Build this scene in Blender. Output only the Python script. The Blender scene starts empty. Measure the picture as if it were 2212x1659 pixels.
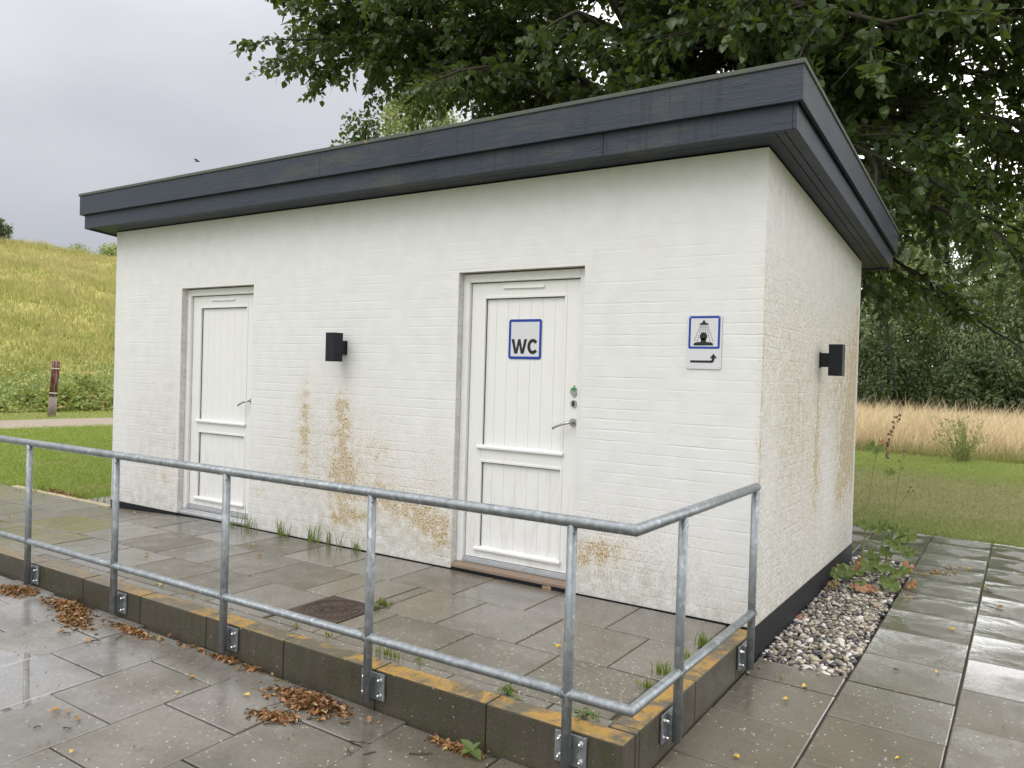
import bpy, bmesh, math, random
import numpy as np
from mathutils import Vector, Matrix
rnd = random.Random(7)
rng = np.random.default_rng(11)
sc = bpy.context.scene
COL = sc.collection
PI = math.pi

# ------------------------------------------------------------------ camera, world, sun, exposure
cam_d = bpy.data.cameras.new('camera')
cam = bpy.data.objects.new('camera', cam_d)
COL.objects.link(cam)
yaw, pitch, roll = -0.5807, -0.0131, 0.0293
fw = Vector((math.sin(yaw)*math.cos(pitch), math.cos(yaw)*math.cos(pitch), math.sin(pitch)))
rt = Vector((math.cos(yaw), -math.sin(yaw), 0))
up = rt.cross(fw)
r2 = math.cos(roll)*rt + math.sin(roll)*up
u2 = -math.sin(roll)*rt + math.cos(roll)*up
M = Matrix(((r2.x, u2.x, -fw.x), (r2.y, u2.y, -fw.y), (r2.z, u2.z, -fw.z)))
CAM = Vector((1.2717, -4.5075, 1.4083))
cam.matrix_world = Matrix.Translation(CAM) @ M.to_4x4()
cam_d.sensor_width = 36
cam_d.lens = 1704.0/2212*36
cam_d.clip_start = 0.05
cam_d.clip_end = 1500
sc.camera = cam
sc.view_settings.view_transform = 'Standard'
sc.view_settings.look = 'None'
sc.view_settings.exposure = 0.0
sc.view_settings.gamma = 1.0
sc.view_settings.use_curve_mapping = False
sc.render.engine = 'CYCLES'
sc.cycles.use_denoising = True
sc.cycles.max_bounces = 8
sc.cycles.transparent_max_bounces = 8

SUN_EL, SUN_AZ = math.radians(52), math.radians(190)   # behind thin cloud, over the photographer's shoulder


def N(nt, t, ins=None, **pr):
    n = nt.nodes.new('ShaderNode' + t)
    for k, v in pr.items():
        setattr(n, k, v)
    if ins:
        for k, v in ins.items():
            s = n.inputs[k]
            if isinstance(v, bpy.types.NodeSocket):
                nt.links.new(v, s)
            else:
                s.default_value = v
    return n


def mth(nt, op, a, b=0.0, clamp=False):
    return N(nt, 'Math', {0: a, 1: b}, operation=op, use_clamp=clamp).outputs[0]


def mixc(nt, f, a, b, mode='MIX'):
    def c(v):
        return v if isinstance(v, bpy.types.NodeSocket) else (v[0], v[1], v[2], 1)
    n = N(nt, 'Mix', {0: f, 6: c(a), 7: c(b)}, data_type='RGBA', blend_type=mode)
    return n.outputs[2]


def mixf(nt, f, a, b):
    return N(nt, 'Mix', {0: f, 2: a, 3: b}, data_type='FLOAT').outputs[0]


def mr(nt, v, a, b, c=0.0, d=1.0, smooth=False):
    n = N(nt, 'MapRange', {0: v, 1: a, 2: b, 3: c, 4: d})
    if smooth:
        n.interpolation_type = 'SMOOTHSTEP'
    return n.outputs[0]


def noise(nt, vec, scale, detail=3.0, rough=0.5, dist=0.0):
    return N(nt, 'TexNoise', {'Vector': vec, 'Scale': scale, 'Detail': detail, 'Roughness': rough, 'Distortion': dist}).outputs[0]


def objco(nt):
    return N(nt, 'TexCoord').outputs['Object']


def vmul(nt, v, s):
    return N(nt, 'VectorMath', {0: v, 1: s}, operation='MULTIPLY').outputs[0]


def sep(nt, v):
    return N(nt, 'SeparateXYZ', {0: v}).outputs


def vscale(nt, v, s):
    return N(nt, 'VectorMath', {0: v, 'Scale': s}, operation='SCALE').outputs[0]


w = bpy.data.worlds.new('World')
sc.world = w
w.use_nodes = True
nt = w.node_tree
nt.nodes.clear()
sky = N(nt, 'TexSky', sky_type='NISHITA')
sky.sun_disc = False
sky.sun_elevation = SUN_EL
sky.sun_rotation = SUN_AZ
sky.air_density = 1.0
sky.dust_density = 3.0
gen = N(nt, 'TexCoord').outputs['Generated']
gx, gy, gz = sep(nt, gen)[0:3]
cl = noise(nt, vmul(nt, gen, (1.6, 1.6, 4.5)), 1.3, 5, 0.5, 0.5)
cl2 = noise(nt, vmul(nt, gen, (1.0, 1.0, 3.0)), 3.2, 4, 0.5, 0.2)
cf = mr(nt, mth(nt, 'ADD', mth(nt, 'MULTIPLY', cl, 0.75), mth(nt, 'MULTIPLY', cl2, 0.25)), 0.36, 0.66, 0, 1, True)
grey = mixc(nt, cf, (0.51, 0.53, 0.585), (0.585, 0.605, 0.66))
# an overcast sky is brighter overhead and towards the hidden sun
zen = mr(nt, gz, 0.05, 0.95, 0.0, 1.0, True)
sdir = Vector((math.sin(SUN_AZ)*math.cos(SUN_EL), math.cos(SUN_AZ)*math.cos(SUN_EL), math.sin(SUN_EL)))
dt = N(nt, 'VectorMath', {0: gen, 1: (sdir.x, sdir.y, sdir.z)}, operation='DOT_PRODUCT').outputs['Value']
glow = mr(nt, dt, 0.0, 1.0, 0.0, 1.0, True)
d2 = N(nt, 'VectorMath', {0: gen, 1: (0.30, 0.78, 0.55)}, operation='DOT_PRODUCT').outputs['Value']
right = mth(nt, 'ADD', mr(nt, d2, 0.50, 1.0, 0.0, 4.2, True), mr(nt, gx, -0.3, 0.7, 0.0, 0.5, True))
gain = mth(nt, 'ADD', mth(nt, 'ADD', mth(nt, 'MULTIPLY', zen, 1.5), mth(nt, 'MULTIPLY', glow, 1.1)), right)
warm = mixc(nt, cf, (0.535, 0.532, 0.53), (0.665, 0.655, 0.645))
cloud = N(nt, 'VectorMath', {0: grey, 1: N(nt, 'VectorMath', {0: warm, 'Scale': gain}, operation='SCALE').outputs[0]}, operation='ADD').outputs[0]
bg1 = N(nt, 'Background', {0: sky.outputs[0], 1: 0.05})
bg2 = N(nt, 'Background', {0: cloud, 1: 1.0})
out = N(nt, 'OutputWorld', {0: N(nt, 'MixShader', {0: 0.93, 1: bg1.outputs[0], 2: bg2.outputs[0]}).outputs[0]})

sl = bpy.data.lights.new('sun', 'SUN')
sl.energy = 1.0
sl.angle = math.radians(35)
sl.color = (1.0, 0.97, 0.92)
so = bpy.data.objects.new('sun', sl)
COL.objects.link(so)
so.rotation_euler = (-sdir).to_track_quat('-Z', 'Y').to_euler()

# ------------------------------------------------------------------ helpers


def tag(o, label=None, cat=None, group=None, kind=None):
    if label: o['label'] = label
    if cat: o['category'] = cat
    if group: o['group'] = group
    if kind: o['kind'] = kind
    return o


def empty(name, loc, label, cat, group=None, rz=0.0):
    o = bpy.data.objects.new(name, None)
    o.empty_display_size = 0.1
    o.location = loc
    o.rotation_euler = (0, 0, rz)
    COL.objects.link(o)
    return tag(o, label, cat, group)


def link(name, me, mat, parent=None, world=True):
    """link a mesh whose coordinates are world coordinates (shifted to the parent's frame when parented)"""
    o = bpy.data.objects.new(name, me)
    COL.objects.link(o)
    if mat is not None:
        for m in (mat if isinstance(mat, (list, tuple)) else [mat]):
            me.materials.append(m)
    if parent is not None:
        o.parent = parent
        if world:
            p = parent
            while p.parent: p = p.parent
            # world == root location + local; parts themselves sit at the root's origin
            if p is parent:
                o.location = (-Vector(p.location))
    return o


def mesh_np(name, V, F, smooth=False):
    V = np.asarray(V, np.float32); F = np.asarray(F, np.int32)
    me = bpy.data.meshes.new(name)
    k = F.shape[1]
    me.vertices.add(len(V)); me.vertices.foreach_set('co', V.ravel())
    me.loops.add(F.size); me.loops.foreach_set('vertex_index', F.ravel())
    me.polygons.add(len(F)); me.polygons.foreach_set('loop_start', np.arange(len(F), dtype=np.int32)*k)
    me.polygons.foreach_set('use_smooth', np.full(len(F), bool(smooth)))
    me.update(calc_edges=True)
    me.validate()
    return me


class MB:
    def __init__(s): s.bm = bmesh.new()

    def hull8(s, P, bev=0.0, mi=0):
        b = bmesh.new()
        v = [b.verts.new(p) for p in P]
        for f in ((0, 3, 2, 1), (4, 5, 6, 7), (0, 1, 5, 4), (1, 2, 6, 5), (2, 3, 7, 6), (3, 0, 4, 7)):
            b.faces.new([v[i] for i in f])
        if bev > 0:
            bmesh.ops.bevel(b, geom=b.edges[:], offset=bev, segments=2, profile=0.6, affect='EDGES', clamp_overlap=True)
        for f in b.faces: f.material_index = mi
        s.add(b)

    def box(s, x0, x1, y0, y1, z0, z1, bev=0.0, mi=0):
        s.hull8([(x0, y0, z0), (x1, y0, z0), (x1, y1, z0), (x0, y1, z0), (x0, y0, z1), (x1, y0, z1), (x1, y1, z1), (x0, y1, z1)], bev, mi)

    def add(s, b, free=True):
        me = bpy.data.meshes.new('t'); b.to_mesh(me); b.free()
        s.bm.from_mesh(me); bpy.data.meshes.remove(me)

    def tube(s, pts, rad, n=16, caps=True, smooth=True, mi=0):
        pts = [Vector(p) for p in pts]
        if not isinstance(rad, (list, tuple)): rad = [rad]*len(pts)
        rings = []
        ref = None
        for i, p in enumerate(pts):
            if i == 0: t = pts[1]-p
            elif i == len(pts)-1: t = p-pts[i-1]
            else: t = (pts[i+1]-p).normalized() + (p-pts[i-1]).normalized()
            t.normalize()
            if ref is None:
                ref = Vector((0, 0, 1)) if abs(t.z) < 0.9 else Vector((1, 0, 0))
            a = t.cross(ref).normalized(); b = t.cross(a).normalized()
            k = 1.0
            if 0 < i < len(pts)-1:
                c = (pts[i+1]-p).normalized().dot((p-pts[i-1]).normalized())
                k = 1/max(0.5, math.sqrt(max(0.01, (1+c)/2)))
            ring = []
            side = None
            if k > 1.02:
                side = ((pts[i+1]-p).normalized() - (p-pts[i-1]).normalized()).normalized()
            for j in range(n):
                an = 2*PI*j/n
                d = math.cos(an)*a + math.sin(an)*b
                d = d*rad[i]
                if side is not None:
                    d = d + side*(d.dot(side)*(k-1))
                ring.append(s.bm.verts.new(p+d))
            rings.append(ring)
        for i in range(len(rings)-1):
            for j in range(n):
                f = s.bm.faces.new((rings[i][j], rings[i][(j+1) % n], rings[i+1][(j+1) % n], rings[i+1][j]))
                f.smooth = smooth; f.material_index = mi
        if caps:
            for r, fl in ((rings[0], True), (rings[-1], False)):
                f = s.bm.faces.new(r[::-1] if fl else r); f.material_index = mi

    def dome(s, c, ax, r, h, n=12):
        """a dome nut: short cylinder closed by a half ball, axis ax"""
        ax = Vector(ax).normalized(); c = Vector(c)
        pts = [c, c+ax*(h-r*0.8), c+ax*(h-r*0.45), c+ax*(h-r*0.15), c+ax*h]
        s.tube(pts, [r, r, r*0.85, r*0.5, r*0.08], n)

    def poly(s, pts2, org, ux, uz, thick, nrm, mi=0):
        """extruded polygon: 2-D points on plane org + x*ux + z*uz, thickened along nrm"""
        org, ux, uz, nrm = Vector(org), Vector(ux), Vector(uz), Vector(nrm)
        lo = [s.bm.verts.new(org+ux*a+uz*b) for a, b in pts2]
        hi = [s.bm.verts.new(org+ux*a+uz*b+nrm*thick) for a, b in pts2]
        n = len(pts2)
        fs = [s.bm.faces.new(hi), s.bm.faces.new(lo[::-1])]
        for i in range(n):
            fs.append(s.bm.faces.new((lo[i], lo[(i+1) % n], hi[(i+1) % n], hi[i])))
        for f in fs: f.material_index = mi

    def build(s, name, mat, parent=None, smooth=False, fixn=True):
        if fixn: bmesh.ops.recalc_face_normals(s.bm, faces=s.bm.faces[:])
        me = bpy.data.meshes.new(name); s.bm.to_mesh(me); s.bm.free()
        if smooth:
            for p in me.polygons: p.use_smooth = True
        return link(name, me, mat, parent)


def material(name):
    m = bpy.data.materials.new(name); m.use_nodes = True
    nt = m.node_tree; nt.nodes.clear()
    return m, nt


def finish(nt, shader, disp=None):
    N(nt, 'OutputMaterial', {0: shader})


def princ(nt, col, rough=0.6, metal=0.0, normal=None, spec=0.5, **kw):
    ins = {'Base Color': col if isinstance(col, bpy.types.NodeSocket) else (*col[:3], 1), 'Roughness': rough, 'Metallic': metal, 'Specular IOR Level': spec}
    if normal is not None: ins['Normal'] = normal
    ins.update(kw)
    return N(nt, 'BsdfPrincipled', ins).outputs[0]


def bump(nt, h, dist=0.002, strength=1.0, normal=None):
    ins = {'Height': h, 'Distance': dist, 'Strength': strength}
    if normal is not None: ins['Normal'] = normal
    return N(nt, 'Bump', ins).outputs[0]


def island(nt):
    return N(nt, 'NewGeometry').outputs['Random Per Island']


def simple(name, col, rough=0.5, metal=0.0, var=0.15, nscale=30.0, bmp=0.0006, spec=0.5):
    m, nt = material(name)
    co = objco(nt)
    n = noise(nt, co, nscale, 4, 0.6)
    k = mr(nt, n, 0.3, 0.7, 1-var, 1+var)
    c = vscale(nt, N(nt, 'RGB').outputs[0], k)
    nt.nodes[[x.name for x in nt.nodes if x.type == 'RGB'][0]].outputs[0].default_value = (*col, 1)
    finish(nt, princ(nt, c, mr(nt, n, 0.3, 0.7, rough*0.85, min(1, rough*1.15)), metal, bump(nt, n, bmp), spec))
    return m

# ------------------------------------------------------------------ terrain shape


def plane_z(x, y):
    return -0.195 + 0.0155*np.clip(y, -8, 14) - 0.0124*np.clip(x, -16, 6)


HC = (-57.0, 21.0)


def hill(x, y):
    r = np.hypot(x-HC[0], (y-HC[1])*0.92)
    t = np.clip((37.0-r)/28.0, 0, 1)
    h = 9.6*(t**1.2)*(1.0-0.18*t)
    return h + np.where(t > 0, 0.12*np.sin(x*0.7+1.3)*np.cos(y*0.55)*np.minimum(1, t*4), 0)


def land(x, y):
    x = np.asarray(x, float); y = np.asarray(y, float)
    far = 0.02*np.sin(x*0.6)*np.cos(y*0.7)*np.clip((np.hypot(x, y-4)-10)/10, 0, 1)
    return plane_z(x, y)+hill(x, y)+far


def plat_z(x, y):
    return np.maximum(-0.006 + 0.008*y + np.maximum(-0.068, np.minimum(0.0, 0.050*(x+5.2))), plane_z(x, y)+0.006)

# ------------------------------------------------------------------ materials


def mat_paint():
    """white painted brickwork; 'stain' holds lichen, dirt and the painted eave shade"""
    m, nt = material('painted_brick')
    co = objco(nt)
    x, y, z = sep(nt, co)[0:3]
    u = mth(nt, 'ADD', x, y)
    wob = noise(nt, co, 9.0, 3, 0.6)
    wob2 = noise(nt, co, 2.1, 2, 0.5)
    zz = mth(nt, 'ADD', z, mth(nt, 'MULTIPLY', mth(nt, 'SUBTRACT', wob, 0.5), 0.012))
    uv = N(nt, 'CombineXYZ', {0: mth(nt, 'ADD', u, 10.0), 1: mth(nt, 'ADD', zz, 2.0), 2: 0.0}).outputs[0]
    br = N(nt, 'TexBrick', {'Vector': uv, 'Scale': 1.0, 'Mortar Size': 0.007, 'Mortar Smooth': 1.0, 'Brick Width': 0.24, 'Row Height': 0.0667,
                            'Color1': (0, 0, 0, 1), 'Color2': (1, 1, 1, 1), 'Mortar': (0.5, 0.5, 0.5, 1)})
    br.offset = 0.5
    mort = br.outputs['Fac']
    upper = mr(nt, z, 1.75, 2.45, 1.0, 0.25)
    vis = mth(nt, 'MULTIPLY', mr(nt, wob2, 0.3, 0.62, 0.15, 1.0), upper)
    fine = noise(nt, co, 130.0, 4, 0.65)
    mid = noise(nt, co, 28.0, 4, 0.6)
    big = noise(nt, co, 7.0, 3, 0.5)
    fr = mth(nt, 'FRACT', mth(nt, 'DIVIDE', mth(nt, 'ADD', zz, 2.0), 0.0667))
    gr = mr(nt, mth(nt, 'MINIMUM', fr, mth(nt, 'SUBTRACT', 1.0, fr)), 0.0, 0.13, 1.0, 0.0, True)
    lineb = noise(nt, vmul(nt, co, (1.6, 1.6, 15.0)), 1.7, 3, 0.6)
    gr = mth(nt, 'MULTIPLY', gr, mr(nt, lineb, 0.42, 0.60, 0.1, 1.0))
    mort = mth(nt, 'ADD', mth(nt, 'MULTIPLY', gr, 0.85), mth(nt, 'MULTIPLY', mort, 0.13))
    h = mth(nt, 'MULTIPLY', mth(nt, 'MULTIPLY', mort, vis), -1.0)
    # each brick sits a little proud or tilted
    h = mth(nt, 'ADD', h, mth(nt, 'MULTIPLY', mth(nt, 'MULTIPLY', sep(nt, br.outputs['Color'])[0], vis), 0.16))
    h = mth(nt, 'ADD', h, mth(nt, 'MULTIPLY', mid, 0.55))
    h = mth(nt, 'ADD', h, mth(nt, 'MULTIPLY', fine, 0.22))
    h = mth(nt, 'ADD', h, mth(nt, 'MULTIPLY', big, 0.6))
    nrm = bump(nt, h, 0.0042, 0.48)
    st = N(nt, 'Attribute', attribute_name='stain_shade').outputs['Color']
    lich, grime_shade, speck = sep(nt, st)[0:3]
    # patches: masks break up into small crusts
    v1 = N(nt, 'TexVoronoi', {'Vector': co, 'Scale': 95.0, 'Randomness': 1.0}).outputs['Distance']
    n1 = noise(nt, vmul(nt, co, (1.25, 1.25, 0.8)), 62.0, 4, 0.7)
    n2 = noise(nt, co, 13.0, 4, 0.6)
    base = mixc(nt, mr(nt, big, 0.35, 0.65), (0.67, 0.667, 0.655), (0.71, 0.707, 0.697))
    gm = mth(nt, 'MULTIPLY', grime_shade, mr(nt, mth(nt, 'ADD', mth(nt, 'MULTIPLY', n2, 0.6), mth(nt, 'MULTIPLY', n1, 0.4)), 0.34, 0.66), True)
    base = mixc(nt, mth(nt, 'MULTIPLY', gm, 0.75), base, mixc(nt, mr(nt, z, 0.9, 1.8), (0.34, 0.33, 0.255), (0.40, 0.37, 0.325)))  # upper tone also paints the shade under the eaves
    sm = mth(nt, 'MULTIPLY', speck, mr(nt, n1, 0.51, 0.58), True)
    base = mixc(nt, mth(nt, 'MULTIPLY', sm, 0.8), base, (0.34, 0.235, 0.09))
    sp_ = noise(nt, vmul(nt, co, (1.15, 1.15, 0.75)), 88.0, 3, 0.62)
    pp = mth(nt, 'MULTIPLY', lich, mr(nt, n2, 0.36, 0.66, 0.3, 1.35))
    pp = mth(nt, 'MINIMUM', pp, 1.18)
    thr = mth(nt, 'SUBTRACT', 0.69, mth(nt, 'MULTIPLY', pp, 0.17))
    lm = mth(nt, 'MULTIPLY', mr(nt, mth(nt, 'SUBTRACT', sp_, thr), 0.0, 0.045), mr(nt, lich, 0.02, 0.15), True)
    lm = mth(nt, 'MULTIPLY', lm, mr(nt, mid, 0.3, 0.6, 0.6, 1.0))
    base = mixc(nt, mth(nt, 'MULTIPLY', pp, 0.26), base, (0.55, 0.42, 0.20))
    lc = mixc(nt, mr(nt, v1, 0.0, 0.6), (0.40, 0.225, 0.008), (0.27, 0.165, 0.02))
    base = mixc(nt, mth(nt, 'MULTIPLY', lm, 0.96), base, lc)
    # soft dark specks of dirt
    dots = mr(nt, noise(nt, co, 55.0, 2, 0.5), 0.735, 0.77)
    base = mixc(nt, mth(nt, 'MULTIPLY', dots, 0.5), base, (0.14, 0.12, 0.09))
    finish(nt, princ(nt, base, mr(nt, mid, 0.3, 0.7, 0.62, 0.78), 0, nrm, 0.35))
    return m


def mat_slab(kind):
    m, nt = material('slab_' + kind)
    co = objco(nt)
    x, y, z = sep(nt, co)[0:3]
    isl = island(nt)
    uvn = N(nt, 'UVMap').outputs[0]
    tu, tv = sep(nt, uvn)[0:2]
    fine = noise(nt, co, 260.0, 2, 0.6)
    mid = noise(nt, co, 38.0, 4, 0.65)
    big = noise(nt, co, 2.3, 4, 0.55)
    big2 = noise(nt, co, 6.0, 4, 0.55)
    grain = N(nt, 'TexVoronoi', {'Vector': co, 'Scale': 75.0, 'Randomness': 1.0}).outputs['Color']
    gd = N(nt, 'TexVoronoi', {'Vector': co, 'Scale': 75.0, 'Randomness': 1.0}).outputs['Distance']
    if kind == 'side':
        c0, c1 = (0.155, 0.145, 0.122), (0.21, 0.197, 0.17)
    elif kind == 'front':
        c0, c1 = (0.235, 0.22, 0.203), (0.305, 0.288, 0.268)
    else:
        c0, c1 = (0.115, 0.10, 0.077), (0.185, 0.165, 0.135)
    col = mixc(nt, mr(nt, isl, 0, 1, 0.2, 0.8), c0, c1)
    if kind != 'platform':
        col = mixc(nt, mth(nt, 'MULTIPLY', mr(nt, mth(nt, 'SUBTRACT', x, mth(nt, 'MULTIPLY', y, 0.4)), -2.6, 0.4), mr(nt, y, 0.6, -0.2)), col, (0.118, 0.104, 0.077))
    col = vscale(nt, col, mr(nt, mid, 0.3, 0.7, 0.84, 1.16))
    col = vscale(nt, col, mr(nt, fine, 0.3, 0.7, 0.78, 1.22))
    col = mixc(nt, mth(nt, 'MULTIPLY', mr(nt, big, 0.45, 0.65), 0.45), col, (0.062, 0.056, 0.028))
    # pale aggregate showing through
    pale = mth(nt, 'MULTIPLY', mr(nt, sep(nt, grain)[0], 0.955, 0.965), mr(nt, gd, 0.45, 0.30))
    col = mixc(nt, mth(nt, 'MULTIPLY', pale, 0.8), col, (0.48, 0.46, 0.40))
    if kind == 'platform':
        # whitish lichen spots near the open corner, brown film by the drain
        fr = mth(nt, 'MULTIPLY', mr(nt, x, -1.6, -0.5), mr(nt, y, -0.5, -1.1))
        sp = mr(nt, noise(nt, vmul(nt, co, (1, 1.4, 1)), 40.0, 2, 0.4), 0.655, 0.675)
        col = mixc(nt, mth(nt, 'MULTIPLY', mth(nt, 'MULTIPLY', sp, fr), 0.75), col, (0.34, 0.34, 0.26))
    # moss creeping in from the edges of a slab
    ed = mth(nt, 'MAXIMUM', mth(nt, 'ABSOLUTE', tu), mth(nt, 'ABSOLUTE', tv))
    mo = mth(nt, 'MULTIPLY', mr(nt, ed, 0.93, 1.0), mr(nt, mth(nt, 'ADD', big2, mth(nt, 'MULTIPLY', mid, 0.3)), 0.66, 0.74))
    col = mixc(nt, mth(nt, 'MULTIPLY', mo, 0.3 if kind == 'platform' else 0.12), col, (0.12, 0.14, 0.03))
    # water: film on every slab, thicker on some; the middle of a slab drains first on the side path
    wet = mr(nt, mth(nt, 'ADD', mth(nt, 'MULTIPLY', big2, 0.5), mth(nt, 'MULTIPLY', isl, 0.25)), 0.22, 0.46)
    if kind == 'side':
        rr = mth(nt, 'SQRT', mth(nt, 'ADD', mth(nt, 'POWER', mth(nt, 'SUBTRACT', tu, 0.15), 2.0), mth(nt, 'POWER', mth(nt, 'MULTIPLY', mth(nt, 'ADD', tv, 0.12), 1.1), 2.0)))
        ring = mr(nt, mth(nt, 'ADD', rr, mth(nt, 'ADD', mth(nt, 'MULTIPLY', big2, 1.3), mth(nt, 'MULTIPLY', isl, 0.35))), 1.15, 1.65)
        cen = mth(nt, 'MULTIPLY', mth(nt, 'SUBTRACT', 1.0, ring), mr(nt, y, 0.0, 1.0))
        col = mixc(nt, mth(nt, 'MULTIPLY', cen, 0.6), col, (0.085, 0.08, 0.055))
        wet = mixf(nt, mr(nt, y, 0.2, 1.0), mth(nt, 'MULTIPLY', wet, 0.6), ring)
    rough = mixf(nt, wet, 0.42 if kind != 'side' else 0.45, 0.10 if kind == 'side' else 0.16)
    pud = 0.0
    if kind == 'front':
        dx = mth(nt, 'DIVIDE', mth(nt, 'ADD', x, 3.10), 0.52)
        dy = mth(nt, 'DIVIDE', mth(nt, 'ADD', y, 2.72), 0.37)
        d = mth(nt, 'ADD', mth(nt, 'MULTIPLY', dx, dx), mth(nt, 'MULTIPLY', dy, dy))
        pud = mr(nt, mth(nt, 'ADD', d, mth(nt, 'MULTIPLY', mth(nt, 'SUBTRACT', noise(nt, co, 7.0, 3, 0.5), 0.5), 0.9)), 1.08, 0.98)
        rough = mixf(nt, pud, rough, 0.015)
        col = mixc(nt, mth(nt, 'MULTIPLY', pud, 0.2), col, (0.12, 0.115, 0.10))
    dark = mr(nt, wet, 0, 1, 1.0, 0.82)
    col = vscale(nt, col, dark)
    h = mth(nt, 'ADD', mth(nt, 'MULTIPLY', fine, 0.5), mth(nt, 'MULTIPLY', mid, 0.6))
    hs = mth(nt, 'MULTIPLY', mth(nt, 'SUBTRACT', 1.0, mth(nt, 'MULTIPLY', wet, 0.75)), mth(nt, 'SUBTRACT', 1.0, pud))
    bn = N(nt, 'Bump', {'Height': h, 'Distance': 0.0016, 'Strength': hs})
    if kind == 'side':
        r2_ = mth(nt, 'ADD', mth(nt, 'MULTIPLY', tu, tu), mth(nt, 'MULTIPLY', tv, tv))
        bn = N(nt, 'Bump', {'Height': mth(nt, 'ADD', r2_, mth(nt, 'MULTIPLY', big2, 0.8)), 'Distance': 0.0045, 'Strength': mr(nt, y, -0.3, 0.8, 0.25, 1.0), 'Normal': bn.outputs[0]})
    ripple = noise(nt, co, 75.0, 2, 0.5)
    bn2 = N(nt, 'Bump', {'Height': mth(nt, 'ADD', big2, mth(nt, 'MULTIPLY', ripple, 0.02)), 'Distance': 0.004, 'Strength': mth(nt, 'SUBTRACT', 0.35 if kind == 'side' else 0.14, mth(nt, 'MULTIPLY', pud, 0.13)), 'Normal': bn.outputs[0]})
    finish(nt, princ(nt, col, rough, 0, bn2.outputs[0], 0.5, **{'Coat Weight': mth(nt, 'MAXIMUM', mth(nt, 'MULTIPLY', wet, 0.85 if kind == 'side' else 0.6), pud), 'Coat Roughness': mixf(nt, pud, 0.10 if kind == 'side' else 0.17, 0.012), 'Coat IOR': 1.62, 'Coat Normal': bn2.outputs[0]}))
    return m


def mat_joint():
    m, nt = material('joint_sand')
    co = objco(nt)
    x, y, z = sep(nt, co)[0:3]
    n = noise(nt, co, 60.0, 4, 0.7)
    b = noise(nt, co, 3.5, 3, 0.6)
    moss = mth(nt, 'MULTIPLY', mr(nt, b, 0.46, 0.56), mth(nt, 'MULTIPLY', mr(nt, z, -0.11, -0.07), mr(nt, x, -4.2, -2.6)))
    col = mixc(nt, moss, mixc(nt, n, (0.02, 0.018, 0.014), (0.06, 0.05, 0.04)), mixc(nt, n, (0.10, 0.12, 0.02), (0.24, 0.25, 0.07)))
    finish(nt, princ(nt, col, 0.8, 0, bump(nt, n, 0.004)))
    return m


def mat_kerb(orange=True):
    m, nt = material('kerb_concrete')
    co = objco(nt)
    x, y, z = sep(nt, co)[0:3]
    nz = sep(nt, N(nt, 'NewGeometry').outputs['Normal'])[2]
    isl = island(nt)
    n = noise(nt, co, 90.0, 4, 0.7)
    b = noise(nt, co, 5.0, 5, 0.65, 0.6)
    v = noise(nt, vmul(nt, co, (7, 7, 1.2)), 3.0, 4, 0.6)
    col = mixc(nt, isl, (0.050, 0.042, 0.029), (0.070, 0.058, 0.042))
    col = mixc(nt, mth(nt, 'MULTIPLY', mr(nt, v, 0.38, 0.64), 0.75), col, (0.040, 0.042, 0.018))
    col = mixc(nt, mth(nt, 'MULTIPLY', mr(nt, z, -0.10, -0.24), 0.35), col, (0.10, 0.085, 0.065))
    col = vscale(nt, col, mr(nt, n, 0.3, 0.7, 0.75, 1.25))
    top = mr(nt, nz, 0.6, 0.9)
    tc = mixc(nt, mr(nt, b, 0.44, 0.57), (0.105, 0.088, 0.055), (0.36, 0.21, 0.045))
    tc = mixc(nt, mr(nt, noise(nt, co, 22.0, 4, 0.7), 0.56, 0.66), tc, (0.17, 0.155, 0.11))
    far = mr(nt, x, -4.2, -2.6, 0.35, 1.0)
    tc = mixc(nt, far, (0.20, 0.17, 0.135), tc)
    tc = vscale(nt, tc, mr(nt, n, 0.3, 0.7, 0.8, 1.2))
    col = mixc(nt, top, col, tc)
    sp = mr(nt, noise(nt, co, 70.0, 1, 0.4), 0.76, 0.78)
    col = mixc(nt, mth(nt, 'MULTIPLY', sp, 0.6), col, (0.40, 0.42, 0.33))
    mos = mth(nt, 'MULTIPLY', mr(nt, noise(nt, co, 16.0, 5, 0.7), 0.57, 0.64), mr(nt, noise(nt, co, 1.7, 2, 0.5), 0.45, 0.6))
    col = mixc(nt, mth(nt, 'MULTIPLY', mos, 0.7), col, (0.055, 0.07, 0.015))
    h = mth(nt, 'ADD', n, mth(nt, 'MULTIPLY', noise(nt, co, 14.0, 3, 0.5), 0.8))
    finish(nt, princ(nt, col, mr(nt, b, 0.4, 0.6, 0.38, 0.6), 0, bump(nt, h, 0.0025), 0.5))
    return m


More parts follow.
